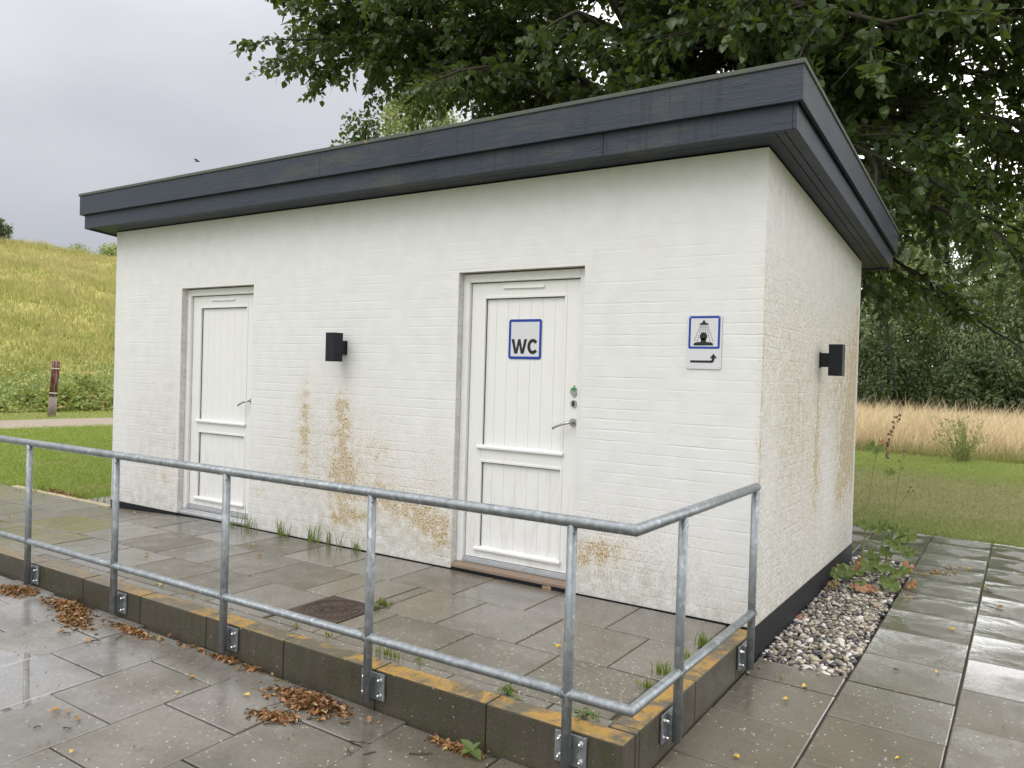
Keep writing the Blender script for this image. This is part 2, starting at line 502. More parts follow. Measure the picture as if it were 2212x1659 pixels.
def mat_fascia():
    m, nt = material('blue_black_paint')
    co = objco(nt)
    x, y, z = sep(nt, co)[0:3]
    u = mth(nt, 'ADD', x, y)
    isl = island(nt)
    off = mth(nt, 'MULTIPLY', isl, 37.0)
    zz = mth(nt, 'ADD', z, mth(nt, 'MULTIPLY', y, 0.0837))
    gv = N(nt, 'CombineXYZ', {0: mth(nt, 'ADD', mth(nt, 'MULTIPLY', u, 0.9), off), 1: 0.0, 2: mth(nt, 'MULTIPLY', zz, 14.0)}).outputs[0]
    grain = noise(nt, gv, 3.0, 6, 0.65, 1.2)
    fineg = noise(nt, N(nt, 'CombineXYZ', {0: mth(nt, 'MULTIPLY', u, 6.0), 1: off, 2: mth(nt, 'MULTIPLY', zz, 160.0)}).outputs[0], 1.0, 3, 0.6)
    # knots
    kv = N(nt, 'TexVoronoi', {'Vector': N(nt, 'CombineXYZ', {0: u, 1: off, 2: zz}).outputs[0], 'Scale': 2.6, 'Randomness': 1.0}).outputs['Distance']
    knot = mth(nt, 'MULTIPLY', mth(nt, 'SINE', mth(nt, 'MULTIPLY', kv, 260.0)), mr(nt, kv, 0.07, 0.0))
    blot = noise(nt, co, 2.0, 4, 0.6)
    col = mixc(nt, mr(nt, blot, 0.3, 0.7), (0.017, 0.024, 0.041), (0.030, 0.039, 0.060))
    # green algae under the cap on the upper board, dark runs where water drips
    alg = mth(nt, 'MULTIPLY', mr(nt, noise(nt, vmul(nt, co, (1.1, 1.1, 3.5)), 2.0, 4, 0.6), 0.52, 0.68), mth(nt, 'MULTIPLY', mr(nt, x, -5.2, -3.8), mr(nt, y, 0.2, -0.1)))
    col = mixc(nt, mth(nt, 'MULTIPLY', mth(nt, 'MULTIPLY', alg, mr(nt, grain, 0.35, 0.65, 0.5, 1.0)), 0.45), col, (0.085, 0.085, 0.05))
    run = noise(nt, N(nt, 'CombineXYZ', {0: mth(nt, 'MULTIPLY', u, 26.0), 1: off, 2: mth(nt, 'MULTIPLY', zz, 0.8)}).outputs[0], 1.0, 2, 0.4)
    rm = mth(nt, 'MULTIPLY', mr(nt, run, 0.61, 0.635), mth(nt, 'MULTIPLY', mr(nt, x, -3.4, -2.2), mr(nt, y, 0.2, -0.1)))
    col = mixc(nt, mth(nt, 'MULTIPLY', rm, 0.45), col, (0.014, 0.018, 0.028))
    pock = mr(nt, noise(nt, vmul(nt, co, (1, 1, 2)), 11.0, 3, 0.6), 0.55, 0.7)
    h = mth(nt, 'ADD', mth(nt, 'ADD', grain, mth(nt, 'MULTIPLY', fineg, mth(nt, 'ADD', mth(nt, 'MULTIPLY', pock, 0.8), 0.15))), mth(nt, 'MULTIPLY', knot, 0.5))
    finish(nt, princ(nt, col, mr(nt, blot, 0.3, 0.7, 0.42, 0.58), 0, bump(nt, h, 0.0030, 0.9), 0.42))
    return m


def mat_cap():
    m, nt = material('roof_felt_edge')
    co = objco(nt)
    n = noise(nt, co, 60.0, 4, 0.7)
    b = noise(nt, co, 5.0, 4, 0.7)
    col = mixc(nt, n, (0.055, 0.062, 0.060), (0.13, 0.135, 0.12))
    col = mixc(nt, mth(nt, 'MULTIPLY', mr(nt, b, 0.55, 0.62), 0.5), col, (0.11, 0.12, 0.05))
    li = mr(nt, noise(nt, co, 17.0, 3, 0.6), 0.69, 0.72)
    col = mixc(nt, li, col, (0.38, 0.28, 0.03))
    finish(nt, princ(nt, col, 0.8, 0, bump(nt, n, 0.004)))
    return m


def mat_galv():
    m, nt = material('galvanised_steel')
    co = objco(nt)
    v = N(nt, 'TexVoronoi', {'Vector': vmul(nt, co, (1, 1, 0.6)), 'Scale': 58.0, 'Randomness': 1.0})
    vc = sep(nt, v.outputs['Color'])[0]
    n = noise(nt, co, 12.0, 4, 0.6)
    f = noise(nt, co, 160.0, 2, 0.6)
    col = mixc(nt, mr(nt, mth(nt, 'ADD', mth(nt, 'MULTIPLY', vc, 0.45), mth(nt, 'MULTIPLY', n, 0.6)), 0.2, 0.85), (0.18, 0.20, 0.21), (0.31, 0.33, 0.34))
    pale = mth(nt, 'MULTIPLY', mr(nt, vc, 0.93, 0.96), 0.35)
    col = mixc(nt, pale, col, (0.42, 0.45, 0.47))
    h = mth(nt, 'ADD', mth(nt, 'MULTIPLY', vc, 0.25), mth(nt, 'MULTIPLY', f, 0.4))
    finish(nt, princ(nt, col, mr(nt, n, 0.3, 0.7, 0.40, 0.52), 0.55, bump(nt, h, 0.0006), 0.5))
    return m


def mat_leaf(name, c0, c1, c2, trans=0.35, rough=0.4, spec=0.5):
    m, nt = material(name)
    r = island(nt)
    co = objco(nt)
    b = noise(nt, co, 1.1, 3, 0.6)
    k = mth(nt, 'ADD', mth(nt, 'MULTIPLY', r, 0.7), mth(nt, 'MULTIPLY', b, 0.5))
    col = mixc(nt, mr(nt, k, 0.15, 0.75), c0, c1)
    col = mixc(nt, mr(nt, r, 0.90, 1.0), col, c2)
    p = princ(nt, col, rough, 0, None, spec)
    t = N(nt, 'BsdfTranslucent', {0: vscale(nt, mixc(nt, 0.5, col, (0.34, 0.46, 0.05)), 0.95)}).outputs[0]
    finish(nt, N(nt, 'MixShader', {0: trans, 1: p, 2: t}).outputs[0])
    return m


def mat_bark():
    m, nt = material('bark')
    co = objco(nt)
    n = noise(nt, vmul(nt, co, (1, 1, 0.25)), 28.0, 5, 0.7, 0.4)
    b = noise(nt, co, 3.0, 4, 0.6)
    col = mixc(nt, n, (0.020, 0.016, 0.011), (0.075, 0.062, 0.045))
    col = mixc(nt, mth(nt, 'MULTIPLY', mr(nt, b, 0.45, 0.65), 0.5), col, (0.05, 0.055, 0.02))
    finish(nt, princ(nt, col, 0.85, 0, bump(nt, n, 0.02)))
    return m


def mat_lawn():
    m, nt = material('turf')
    co = objco(nt)
    x, y, z = sep(nt, co)[0:3]
    f = noise(nt, co, 55.0, 4, 0.75)
    md = noise(nt, vmul(nt, co, (1, 1, 1)), 3.2, 5, 0.65)
    b = noise(nt, co, 0.5, 4, 0.6)
    green = mixc(nt, f, (0.13, 0.17, 0.035), (0.26, 0.31, 0.08))
    brown = mixc(nt, f, (0.21, 0.18, 0.09), (0.40, 0.35, 0.20))
    right = mr(nt, x, -6.0, -3.0)
    yy = mth(nt, 'ADD', y, mth(nt, 'MULTIPLY', mth(nt, 'SUBTRACT', md, 0.5), 2.5))
    dry = mth(nt, 'MULTIPLY', mth(nt, 'MULTIPLY', mr(nt, yy, 5.0, 6.5), mr(nt, yy, 10.4, 8.8)), right)
    dry = mth(nt, 'ADD', mth(nt, 'MULTIPLY', dry, 0.55), mth(nt, 'MULTIPLY', mr(nt, md, 0.5, 0.7), 0.3), True)
    col = mixc(nt, dry, green, brown)
    lush = mth(nt, 'MULTIPLY', mth(nt, 'MULTIPLY', mr(nt, yy, 9.6, 10.6), mr(nt, y, 12.8, 12.4)), right)
    col = mixc(nt, lush, col, mixc(nt, f, (0.22, 0.28, 0.05), (0.36, 0.42, 0.10)))
    hl = mr(nt, z, 0.25, 0.8)
    hc = mixc(nt, mr(nt, noise(nt, vmul(nt, co, (1, 1, 2.2)), 0.9, 5, 0.65), 0.35, 0.65), (0.27, 0.29, 0.07), (0.48, 0.42, 0.16))
    hc = vscale(nt, hc, mr(nt, f, 0.3, 0.7, 0.65, 1.3))
    col = mixc(nt, hl, col, hc)
    meadow = mth(nt, 'MULTIPLY', mr(nt, y, 12.6, 12.9), right)
    col = mixc(nt, meadow, col, (0.42, 0.33, 0.18))
    finish(nt, princ(nt, col, 0.9, 0, bump(nt, f, 0.03), 0.2))
    return m


def mat_blade(name, kind):
    m, nt = material(name)
    r = island(nt)
    co = objco(nt)
    x, y, z = sep(nt, co)[0:3]
    md = noise(nt, co, 3.2, 5, 0.65)
    if kind == 'lawn_right':
        yy = mth(nt, 'ADD', y, mth(nt, 'MULTIPLY', mth(nt, 'SUBTRACT', md, 0.5), 2.5))
        dry = mth(nt, 'MULTIPLY', mr(nt, yy, 5.0, 6.5), mr(nt, yy, 10.4, 8.8))
        lush = mr(nt, yy, 9.6, 10.8)
        col = mixc(nt, r, (0.21, 0.26, 0.075), (0.42, 0.46, 0.17))
        col = mixc(nt, mth(nt, 'MULTIPLY', dry, mr(nt, r, 0.3, 0.6, 0.15, 0.75)), col, mixc(nt, md, (0.34, 0.30, 0.17), (0.68, 0.60, 0.38)))
        col = mixc(nt, mth(nt, 'MULTIPLY', lush, 0.85), col, mixc(nt, r, (0.25, 0.31, 0.075), (0.44, 0.50, 0.16)))
    elif kind == 'lawn_left':
        col = mixc(nt, r, (0.17, 0.25, 0.04), (0.40, 0.48, 0.11))
        col = mixc(nt, mr(nt, md, 0.52, 0.66, 0, 0.6), col, (0.44, 0.38, 0.17))
    elif kind == 'hill':
        b = noise(nt, vmul(nt, co, (1, 1, 2.2)), 0.35, 4, 0.6)
        s = noise(nt, vmul(nt, co, (0.5, 1.2, 1)), 1.3, 4, 0.6)
        k = mth(nt, 'ADD', mth(nt, 'MULTIPLY', b, 0.55), mth(nt, 'MULTIPLY', s, 0.45))
        top = mr(nt, z, 2.0, 6.5, 0.0, 0.25)
        k = mr(nt, mth(nt, 'ADD', k, mth(nt, 'MULTIPLY', top, 0.5)), 0.40, 0.66)
        col = mixc(nt, k, mixc(nt, r, (0.22, 0.26, 0.055), (0.40, 0.43, 0.12)), mixc(nt, r, (0.35, 0.325, 0.13), (0.57, 0.50, 0.24)))
    else:
        low = mr(nt, z, 0.05, 0.30)
        col = mixc(nt, low, mixc(nt, r, (0.22, 0.28, 0.06), (0.36, 0.34, 0.12)), mixc(nt, r, (0.52, 0.41, 0.24), (0.95, 0.80, 0.54)))
        col = mixc(nt, mr(nt, noise(nt, co, 0.8, 3, 0.6), 0.60, 0.72, 0, 0.5), col, (0.34, 0.34, 0.16))
    p = princ(nt, col, 0.6, 0, None, 0.3)
    t = N(nt, 'BsdfTranslucent', {0: col}).outputs[0]
    finish(nt, N(nt, 'MixShader', {0: 0.4, 1: p, 2: t}).outputs[0])
    return m


def mat_gravel():
    m, nt = material('pebble')
    r = island(nt)
    co = objco(nt)
    n = noise(nt, co, 90.0, 4, 0.6)
    rp = N(nt, 'ValToRGB', {0: r})
    cr = rp.color_ramp
    cr.interpolation = 'CONSTANT'
    cols = [(0, (0.055, 0.055, 0.06)), (0.14, (0.13, 0.115, 0.095)), (0.30, (0.25, 0.215, 0.165)), (0.44, (0.19, 0.17, 0.15)), (0.58, (0.40, 0.34, 0.25)), (0.74, (0.50, 0.46, 0.39)), (0.91, (0.62, 0.60, 0.56)), (0.982, (0.26, 0.13, 0.08))]
    cr.elements[0].position = 0; cr.elements[0].color = (*cols[0][1], 1)
    cr.elements[1].position = cols[1][0]; cr.elements[1].color = (*cols[1][1], 1)
    for p, c in cols[2:]:
        e = cr.elements.new(p); e.color = (*c, 1)
    col = vscale(nt, rp.outputs[0], mr(nt, n, 0.3, 0.7, 0.7, 1.2))
    finish(nt, princ(nt, col, 0.32, 0, bump(nt, n, 0.0012), 0.5))
    return m


M_PAINT = mat_paint()
M_PLAT = mat_slab('platform'); M_FRONT = mat_slab('front'); M_SIDE = mat_slab('side')
M_JOINT = mat_joint(); M_KERB = mat_kerb(); M_FASCIA = mat_fascia(); M_CAP = mat_cap(); M_GALV = mat_galv()
M_BARK = mat_bark(); M_LAWN = mat_lawn()
M_PLINTH = simple('bitumen_black', (0.005, 0.006, 0.008), 0.6, 0, 0.2, 40, 0.001, 0.3)
m_, nt = material('white_door_paint')
co = objco(nt)
zz_ = sep(nt, co)[2]
g1 = noise(nt, vmul(nt, co, (3, 3, 1)), 4.0, 5, 0.65)
g2 = noise(nt, vmul(nt, co, (30, 30, 6)), 2.0, 4, 0.6)
dirt = mth(nt, 'MULTIPLY', mr(nt, mth(nt, 'ADD', mth(nt, 'MULTIPLY', g1, .6), mth(nt, 'MULTIPLY', g2, .4)), .46, .68), mr(nt, zz_, .95, .12, .12, .55))
finish(nt, princ(nt, mixc(nt, dirt, (0.745, 0.742, 0.725), (0.50, 0.47, 0.39)), mr(nt, g2, .3, .7, .36, .5), 0, bump(nt, g2, 0.0004)))
M_DOOR = m_
M_FRAME = simple('white_frame_paint', (0.72, 0.72, 0.70), 0.45, 0, 0.05, 14, 0.0004)
M_ALU = simple('brushed_aluminium', (0.55, 0.56, 0.57), 0.35, 0.8, 0.08, 20, 0.0003)
M_STEEL = simple('stainless_steel', (0.48, 0.47, 0.45), 0.28, 0.95, 0.05, 30, 0.0001)
M_BOLT = simple('polished_bolt', (0.72, 0.70, 0.68), 0.16, 1.0, 0.04, 30, 0.0001)
M_LAMP = simple('black_lamp_metal', (0.005, 0.007, 0.012), 0.45, 0, 0.12, 60, 0.0003, 0.35)
M_SIGN = simple('sign_white', (0.60, 0.61, 0.63), 0.35, 0, 0.02, 8, 0.0001)
M_BLUE = simple('sign_blue', (0.002, 0.036, 0.30), 0.45, 0, 0.03, 8, 0.0001)
M_INK = simple('sign_black', (0.009, 0.008, 0.010), 0.4, 0, 0.05, 8, 0.0001)
M_GREEN = simple('indicator_green', (0.02, 0.22, 0.08), 0.35, 0, 0.05, 8, 0.0001)
M_DARK = simple('dark_gap', (0.02, 0.019, 0.017), 0.8, 0, 0.2, 30, 0.0005)
M_IRON = simple('rusty_cast_iron', (0.062, 0.040, 0.030), 0.5, 0.3, 0.35, 60, 0.0012)
M_GPATH = simple('path_grit', (0.27, 0.22, 0.17), 0.9, 0, 0.25, 25, 0.01)
M_GPALE = simple('path_edge_pale', (0.42, 0.39, 0.34), 0.9, 0, 0.2, 25, 0.01)
M_PEB = mat_gravel()
M_STONE = simple('brick_chip', (0.30, 0.19, 0.12), 0.8, 0, 0.3, 60, 0.002)
M_SOIL = simple('damp_soil', (0.045, 0.035, 0.025), 0.9, 0, 0.4, 60, 0.006)
M_LINDEN = mat_leaf('lime_leaf', (0.018, 0.038, 0.014), (0.050, 0.085, 0.024), (0.10, 0.12, 0.025), 0.24, 0.36, 0.4)
M_WILLOW = mat_leaf('willow_leaf', (0.13, 0.175, 0.085), (0.26, 0.32, 0.17), (0.33, 0.37, 0.16), 0.35, 0.5, 0.4)
M_DKLEAF = mat_leaf('understorey_leaf', (0.03, 0.05, 0.022), (0.08, 0.11, 0.045), (0.06, 0.07, 0.03), 0.2, 0.6, 0.3)
M_BIRCH = mat_leaf('birch_leaf', (0.12, 0.16, 0.05), (0.24, 0.27, 0.10), (0.36, 0.33, 0.10), 0.4, 0.5)
M_BRAMBLE = mat_leaf('bramble_leaf', (0.10, 0.14, 0.03), (0.28, 0.32, 0.08), (0.42, 0.24, 0.10), 0.3, 0.5)
M_NETTLE = mat_leaf('nettle_leaf', (0.14, 0.19, 0.06), (0.33, 0.39, 0.14), (0.55, 0.46, 0.09), 0.25, 0.6)
M_MALLOW = mat_leaf('mallow_leaf', (0.055, 0.095, 0.022), (0.125, 0.175, 0.04), (0.28, 0.20, 0.05), 0.3, 0.45)
M_MSTEM = simple('mallow_stem', (0.22, 0.24, 0.08), 0.55, 0, 0.2, 30, 0.001)
M_WITHER = simple('withered_leaf', (0.30, 0.155, 0.075), 0.65, 0, 0.35, 60, 0.002)
M_SEED = simple('seed_husk', (0.24, 0.17, 0.08), 0.8, 0, 0.4, 60, 0.002)
M_WEED = mat_leaf('weed_blade', (0.08, 0.13, 0.02), (0.20, 0.25, 0.05), (0.40, 0.34, 0.14), 0.3, 0.5)
M_LITTER = mat_leaf('leaf_litter', (0.055, 0.022, 0.010), (0.34, 0.16, 0.062), (0.50, 0.42, 0.20), 0.12, 0.35)
M_YELLOW = mat_leaf('yellow_leaf', (0.55, 0.33, 0.03), (0.62, 0.42, 0.06), (0.6, 0.45, 0.1), 0.2, 0.35)
M_BROWNL = mat_leaf('brown_leaf', (0.22, 0.10, 0.03), (0.34, 0.17, 0.06), (0.4, 0.3, 0.1), 0.15, 0.4)
M_TWIG = simple('wet_twig', (0.035, 0.020, 0.013), 0.45, 0, 0.3, 60, 0.001)
M_BL_R = mat_blade('lawn_blade_right', 'lawn_right'); M_BL_L = mat_blade('lawn_blade_left', 'lawn_left')
M_BL_H = mat_blade('hill_blade', 'hill'); M_BL_M = mat_blade('meadow_blade', 'meadow')

mw, nt = material('water_drop')
finish(nt, princ(nt, (0.9, 0.92, 0.95), 0.03, 0, None, 0.5, **{'Transmission Weight': 1.0, 'IOR': 1.33}))
M_DROP = mw

m_, nt = material('hardwood_sill')
co = objco(nt)
g = noise(nt, vmul(nt, co, (1.5, 30, 30)), 4.0, 5, 0.6)
finish(nt, princ(nt, mixc(nt, g, (0.13, 0.085, 0.06), (0.30, 0.24, 0.18)), 0.6, 0, bump(nt, g, 0.001)))
M_SILL = m_
m_, nt = material('red_post_paint')
co = objco(nt)
z = sep(nt, co)[2]
g = noise(nt, vmul(nt, co, (14, 14, 1.5)), 2.0, 5, 0.6)
red = mixc(nt, mr(nt, g, 0.50, 0.60), (0.13, 0.028, 0.022), (0.30, 0.26, 0.23))
finish(nt, princ(nt, red, 0.6, 0, bump(nt, g, 0.003)))
M_REDPOST = m_
M_GREYWOOD = simple('weathered_wood', (0.22, 0.18, 0.15), 0.8, 0, 0.3, 30, 0.003)
M_BAND = simple('white_band_paint', (0.6, 0.6, 0.58), 0.6, 0, 0.1, 30, 0.001)

# ------------------------------------------------------------------ ground
W, D = 6.5515, 2.9828
PC = -1.7205     # outer face of the front kerb
GX = 0.488       # side path starts here, gravel bed between the wall and it


def paved(x, y):
    return ((y < 0.0) & (x > -9.4) & (x < 6.1) & (y > -7.0)) | ((x > -7.35) & (x < 6.1) & (y < 4.66) & (y > -7.0))


xs = np.unique(np.concatenate([np.linspace(-400, -90, 12), np.linspace(-90, -20, 113), np.linspace(-20, -10, 31), np.linspace(-10, 7, 103), np.linspace(7, 40, 34), np.linspace(40, 400, 12)]))
ys = np.unique(np.concatenate([np.linspace(-400, -60, 10), np.linspace(-60, -10, 51), np.linspace(-10, 14, 121), np.linspace(14, 60, 70), np.linspace(60, 400, 12)]))
X, Y = np.meshgrid(xs, ys, indexing='ij')
Z = land(X, Y)
Z = np.where(paved(X+0.02, Y+0.02) & paved(X-0.02, Y-0.02), Z-0.09, Z-0.004)
nx, ny = X.shape
I = np.arange(nx*ny).reshape(nx, ny)
F = np.stack([I[:-1, :-1], I[1:, :-1], I[1:, 1:], I[:-1, 1:]], -1).reshape(-1, 4)
o = link('ground', mesh_np('ground', np.stack([X, Y, Z], -1).reshape(-1, 3), F, True), M_LAWN)
tag(o, kind='structure')


def slabs(name, cells, zf, mat, gap=0.0045, tilt=0.0016, low=0.03):
    """one mesh of separate bevelled slabs; cells = (x0,x1,y0,y1)"""
    V = []; Fc = []; UV = []
    for (x0, x1, y0, y1) in cells:
        g = gap*rnd.uniform(0.6, 1.3)/2
        a0, a1, b0, b1 = x0+g, x1-g, y0+g, y1-g
        if a1-a0 < 0.03 or b1-b0 < 0.03: continue
        dz = rnd.uniform(-tilt, tilt); tx = rnd.uniform(-tilt, tilt); ty = rnd.uniform(-tilt, tilt)
        cx, cy = (x0+x1)/2, (y0+y1)/2

        def zz(x, y): return float(zf(x, y))+dz+tx*(x-cx)/0.27+ty*(y-cy)/0.27
        b = 0.005
        base = len(V)
        for (px, py, d) in ((a0+b, b0+b, 0), (a1-b, b0+b, 0), (a1-b, b1-b, 0), (a0+b, b1-b, 0), (a0, b0, b*.8), (a1, b0, b*.8), (a1, b1, b*.8), (a0, b1, b*.8), (a0, b0, low), (a1, b0, low), (a1, b1, low), (a0, b1, low)):
            V.append((px, py, zz(px, py)-d))
            UV.append(((px-cx)/max(0.05, (x1-x0)/2), (py-cy)/max(0.05, (y1-y0)/2)))
        Fc.append((base, base+1, base+2, base+3))
        for i in range(4):
            j = (i+1) % 4
            Fc.append((base+4+i, base+4+j, base+j, base+i))
            Fc.append((base+8+i, base+8+j, base+4+j, base+4+i))
    me = mesh_np(name, V, Fc)
    uvl = me.uv_layers.new(name='UVMap')
    li = np.empty(len(me.loops), np.int32); me.loops.foreach_get('vertex_index', li)
    uvl.data.foreach_set('uv', np.asarray(UV, np.float32)[li].ravel())
    o = link(name, me, mat)
    return tag(o, kind='structure')


def sheet(name, rects, zf, mat, dz, step=0.5):
    V = []; Fc = []
    for (x0, x1, y0, y1) in rects:
        nx = max(1, int(math.ceil((x1-x0)/step))); ny = max(1, int(math.ceil((y1-y0)/step)))
        b = len(V)
        for i in range(nx+1):
            for j in range(ny+1):
                x = x0+(x1-x0)*i/nx; y = y0+(y1-y0)*j/ny
                V.append((x, y, float(zf(x, y))+dz))
        for i in range(nx):
            for j in range(ny):
                a = b+i*(ny+1)+j
                Fc.append((a, a+ny+1, a+ny+2, a+1))
    return tag(link(name, mesh_np(name, V, Fc), mat), kind='structure')


def clip_cells(cells, holes):
    out = []
    for c in cells:
        parts = [c]
        for h in holes:
            nxt = []
            for (x0, x1, y0, y1) in parts:
                hx0, hx1, hy0, hy1 = h
                if x1 <= hx0 or x0 >= hx1 or y1 <= hy0 or y0 >= hy1:
                    nxt.append((x0, x1, y0, y1)); continue
                if x0 < hx0: nxt.append((x0, hx0, y0, y1)); x0 = hx0
                if x1 > hx1: nxt.append((hx1, x1, y0, y1)); x1 = hx1
                if y0 < hy0: nxt.append((x0, x1, y0, hy0))
                if y1 > hy1: nxt.append((x0, x1, hy1, y1))
            parts = nxt
        out += parts
    return out


# lower paving, front: long joints run away from the camera, half-bond along y
bld = (-W-0.0, 0.0, -0.0, D)
frontc = []; sidec = []
for i in range(-20, 12):
    x0 = 0.490+0.5215*i; x1 = x0+0.5215
    off = 0.08 if i % 2 == 0 else 0.08-0.2615
    for j in range(-14, 12):
        y0 = off+0.523*j; y1 = y0+0.523
        y1 = min(y1, 4.66)
        if y1-y0 < 0.04: continue
        if x0 < -9.3: continue
        c = (x0, x1, y0, y1)
        if x0 > 0.45 or y0 > 2.9 or (x0 > -0.2 and y0 > -1.1):
            sidec.append(c)
        else:
            frontc.append(c)
holes = [(-20, 0.004, PC-0.004, 0.0), bld, (-0.01, GX, 0.10, 3.16), (-20, -7.35, -0.0, 8), (-7.35, -W, 0.6, 8)]
frontc = clip_cells(frontc, holes)
sidec = clip_cells(sidec, holes)
slabs('pavement', frontc, plane_z, M_FRONT, 0.010)
slabs('side_path', sidec, plane_z, M_SIDE, 0.012, 0.002)
sheet('pavement_bedding', [(-9.3, 6.1, -7.0, PC-0.004), (0.004, 6.1, PC-0.004, 0.10), (GX, 6.1, 0.10, 4.66), (-W, GX, 3.16, 4.66), (-7.35, -W-0.002, 0.0, 3.5)], plane_z, M_JOINT, -0.014)
# platform in front of the doors, slabs laid in rows along the wall
plc = []
rowy = [(-0.497, -0.012), (-1.012, -0.497), (-1.53, -1.012), (PC+0.118, -1.53)]
for ri, (y0, y1) in enumerate(rowy):
    off = -0.685 if ri in (0, 2) else -0.415
    x = off+0.54*2
    k = 0
    while x > -9.3:
        x1 = min(x, -0.118); x0 = max(x-0.54, -9.3)
        if x1-x0 > 0.04 and x0 < -0.12: plc.append((x0, x1, y0, y1))
        x -= 0.54
MAN = (-2.335, -1.925, -1.365, -0.975)
plc = clip_cells(plc, [MAN])
slabs('platform_paving', plc, plat_z, M_PLAT, 0.010, 0.0008)
sheet('platform_bedding', [(-9.3, MAN[0], PC+0.118, -0.004), (MAN[1], -0.12, PC+0.118, -0.004), (MAN[0], MAN[1], PC+0.118, MAN[2]), (MAN[0], MAN[1], MAN[3], -0.004)], plat_z, M_JOINT, -0.014)

# kerb: separate concrete edging stones, front run and return to the wall
mb = MB()
js = [0.0035]+[-0.6421-0.6457*i for i in range(0, 14)]
for i in range(len(js)-1):
    x1 = js[i]; x0 = js[i+1]
    if i == 0: x1 = 0.0035
    g = 0.0025
    zt0, zt1 = float(plat_z(x0, PC))+rnd.uniform(0.001, .004)+0.002, float(plat_z(x1, PC))+rnd.uniform(0.001, .004)+0.002
    zb = -0.42
    dy = rnd.uniform(-0.002, 0.002)
    mb.hull8([(x0+g, PC+dy, zb), (x1-(g if i else 0), PC+dy, zb), (x1-(g if i else 0), PC+0.116, zb), (x0+g, PC+0.116, zb), (x0+g, PC+dy, zt0), (x1-(g if i else 0), PC+dy, zt1), (x1-(g if i else 0), PC+0.116, zt1), (x0+g, PC+0.116, zt0)], 0.007)
jy = [PC+0.118, -1.559+0.0, -0.92, -0.30, -0.004]
for i in range(len(jy)-1):
    g = 0.0025
    dx = rnd.uniform(-0.002, 0.002)
    mb.hull8([(-0.114, jy[i]+g, -0.42), (0.0035+dx, jy[i]+g, -0.42), (0.0035+dx, jy[i+1]-g, -0.42), (-0.114, jy[i+1]-g, -0.42),
              (-0.114, jy[i]+g, -0.013), (0.0035+dx, jy[i]+g, -0.013), (0.0035+dx, jy[i+1]-g, -0.011), (-0.114, jy[i+1]-g, -0.011)], 0.007)
tag(mb.build('platform_kerb', M_KERB), kind='structure')
# thin yellowish edging strip where the ramp meets the lawn at the left
mb = MB()
mb.hull8([(-8.6, -0.02, -0.3), (-6.58, -0.02, -0.3), (-6.58, 0.06, -0.3), (-8.6, 0.06, -0.3), (-8.6, -0.02, -0.066), (-6.58, -0.02, -0.070), (-6.58, 0.06, -0.074), (-8.6, 0.06, -0.068)], 0.005)
tag(mb.build('lawn_edging', simple('yellow_edging', (0.42, 0.34, 0.22), 0.8, 0, 0.3, 20, 0.002)), kind='structure')

# gravel path at the foot of the hill
V = []; Fc = []
pn = 60
for i in range(pn+1):
    y = -30+80*i/pn
    xa = -15.42+(y-2.85)*0.30; wv = 0.12*math.sin(y*1.1)
    for k, xx in enumerate((xa+0.16, xa, xa-2.2+wv)):
        V.append((xx, y, float(land(xx, y))+0.012+(0.004 if k == 0 else 0)))
for i in range(pn):
    a = i*3
    Fc.append((a, a+3, a+4, a+1)); Fc.append((a+1, a+4, a+5, a+2))
me = mesh_np('gravel_path', V, Fc)
o = link('gravel_path', me, [M_GPALE, M_GPATH])
for i, p in enumerate(me.polygons): p.material_index = i % 2
tag(o, kind='structure')

# ------------------------------------------------------------------ the white building
B = empty('toilet_building', (-W/2, D/2, -0.2), 'small white painted brick building with two doors under a flat dark blue-black roof', 'building')
ZT = 2.7285


def rz(y, z0): return z0-0.0837*(y+0.2168)


def gauss(u, v, lst):
    s = 0
    for (a, b, sa, sb, k) in lst:
        s = s+k*np.exp(-((u-a)/sa)**2-((v-b)/sb)**2)
    return s


FL = [(-3.72, .95, .10, .38, .55), (-3.3, .75, .16, .5, .6), (-3.0, .6, .35, .45, .3), (-2.75, .40, .35, .16, .5), (-2.35, .25, .2, .16, .7), (-1.0, .28, .22, .12, .5), (-3.72, .95, .05, .33, .75), (-3.70, .60, .06, .2, .5), (-3.29, 1.07, .07, .15, 1.25), (-3.28, .80, .07, .12, .7), (-3.27, .60, .13, .10, 1.0), (-3.25, .40, .16, .16, .8), (-3.2, .23, .22, .06, 1.0), (-2.62, .38, .16, .07, 1.15),
      (-2.40, .33, .14, .06, 1.3), (-2.25, .24, .08, .09, 1.4), (-2.9, .75, .2, .25, .35), (-2.85, .45, .12, .1, .5), (-4.27, .33, .1, .07, .6), (-1.03, .30, .11, .05, 1.1), (-1.08, .22, .06, .04, 1.0), (-.86, .34, .11, .06, .6), (-5.62, .30, .09, .07, .8),
      (-5.50, .65, .025, .3, .6), (-5.93, .33, .1, .1, .4), (-0.01, 1.1, .012, .9, .5), (-2.35, .7, .12, .3, .4), (-3.95, .5, .25, .3, .2)]
SL = [(.9, 1.4, .6, .6, .12), (1.2, .9, .4, .4, .2), (2.3, 1.2, .45, .7, .45), (1.45, .7, .12, .35, .45), (2.72, 1.2, .20, .60, 1.5), (2.86, 1.85, .06, .35, .8), (2.50, .80, .18, .28, 1.1), (2.30, .50, .14, .14, .9), (2.86, .9, .06, .5, .8), (1.47, 1.22, .03, .14, 1.5), (1.45, 1.0, .04, .14, 1.3), (1.48, .75, .07, .2, .55), (0.8, 1.3, .5, .5, .25), (2.0, 1.5, .5, .4, .3), (0.03, 1.3, .012, .9, .7), (0.5, .9, .5, .3, .15)]


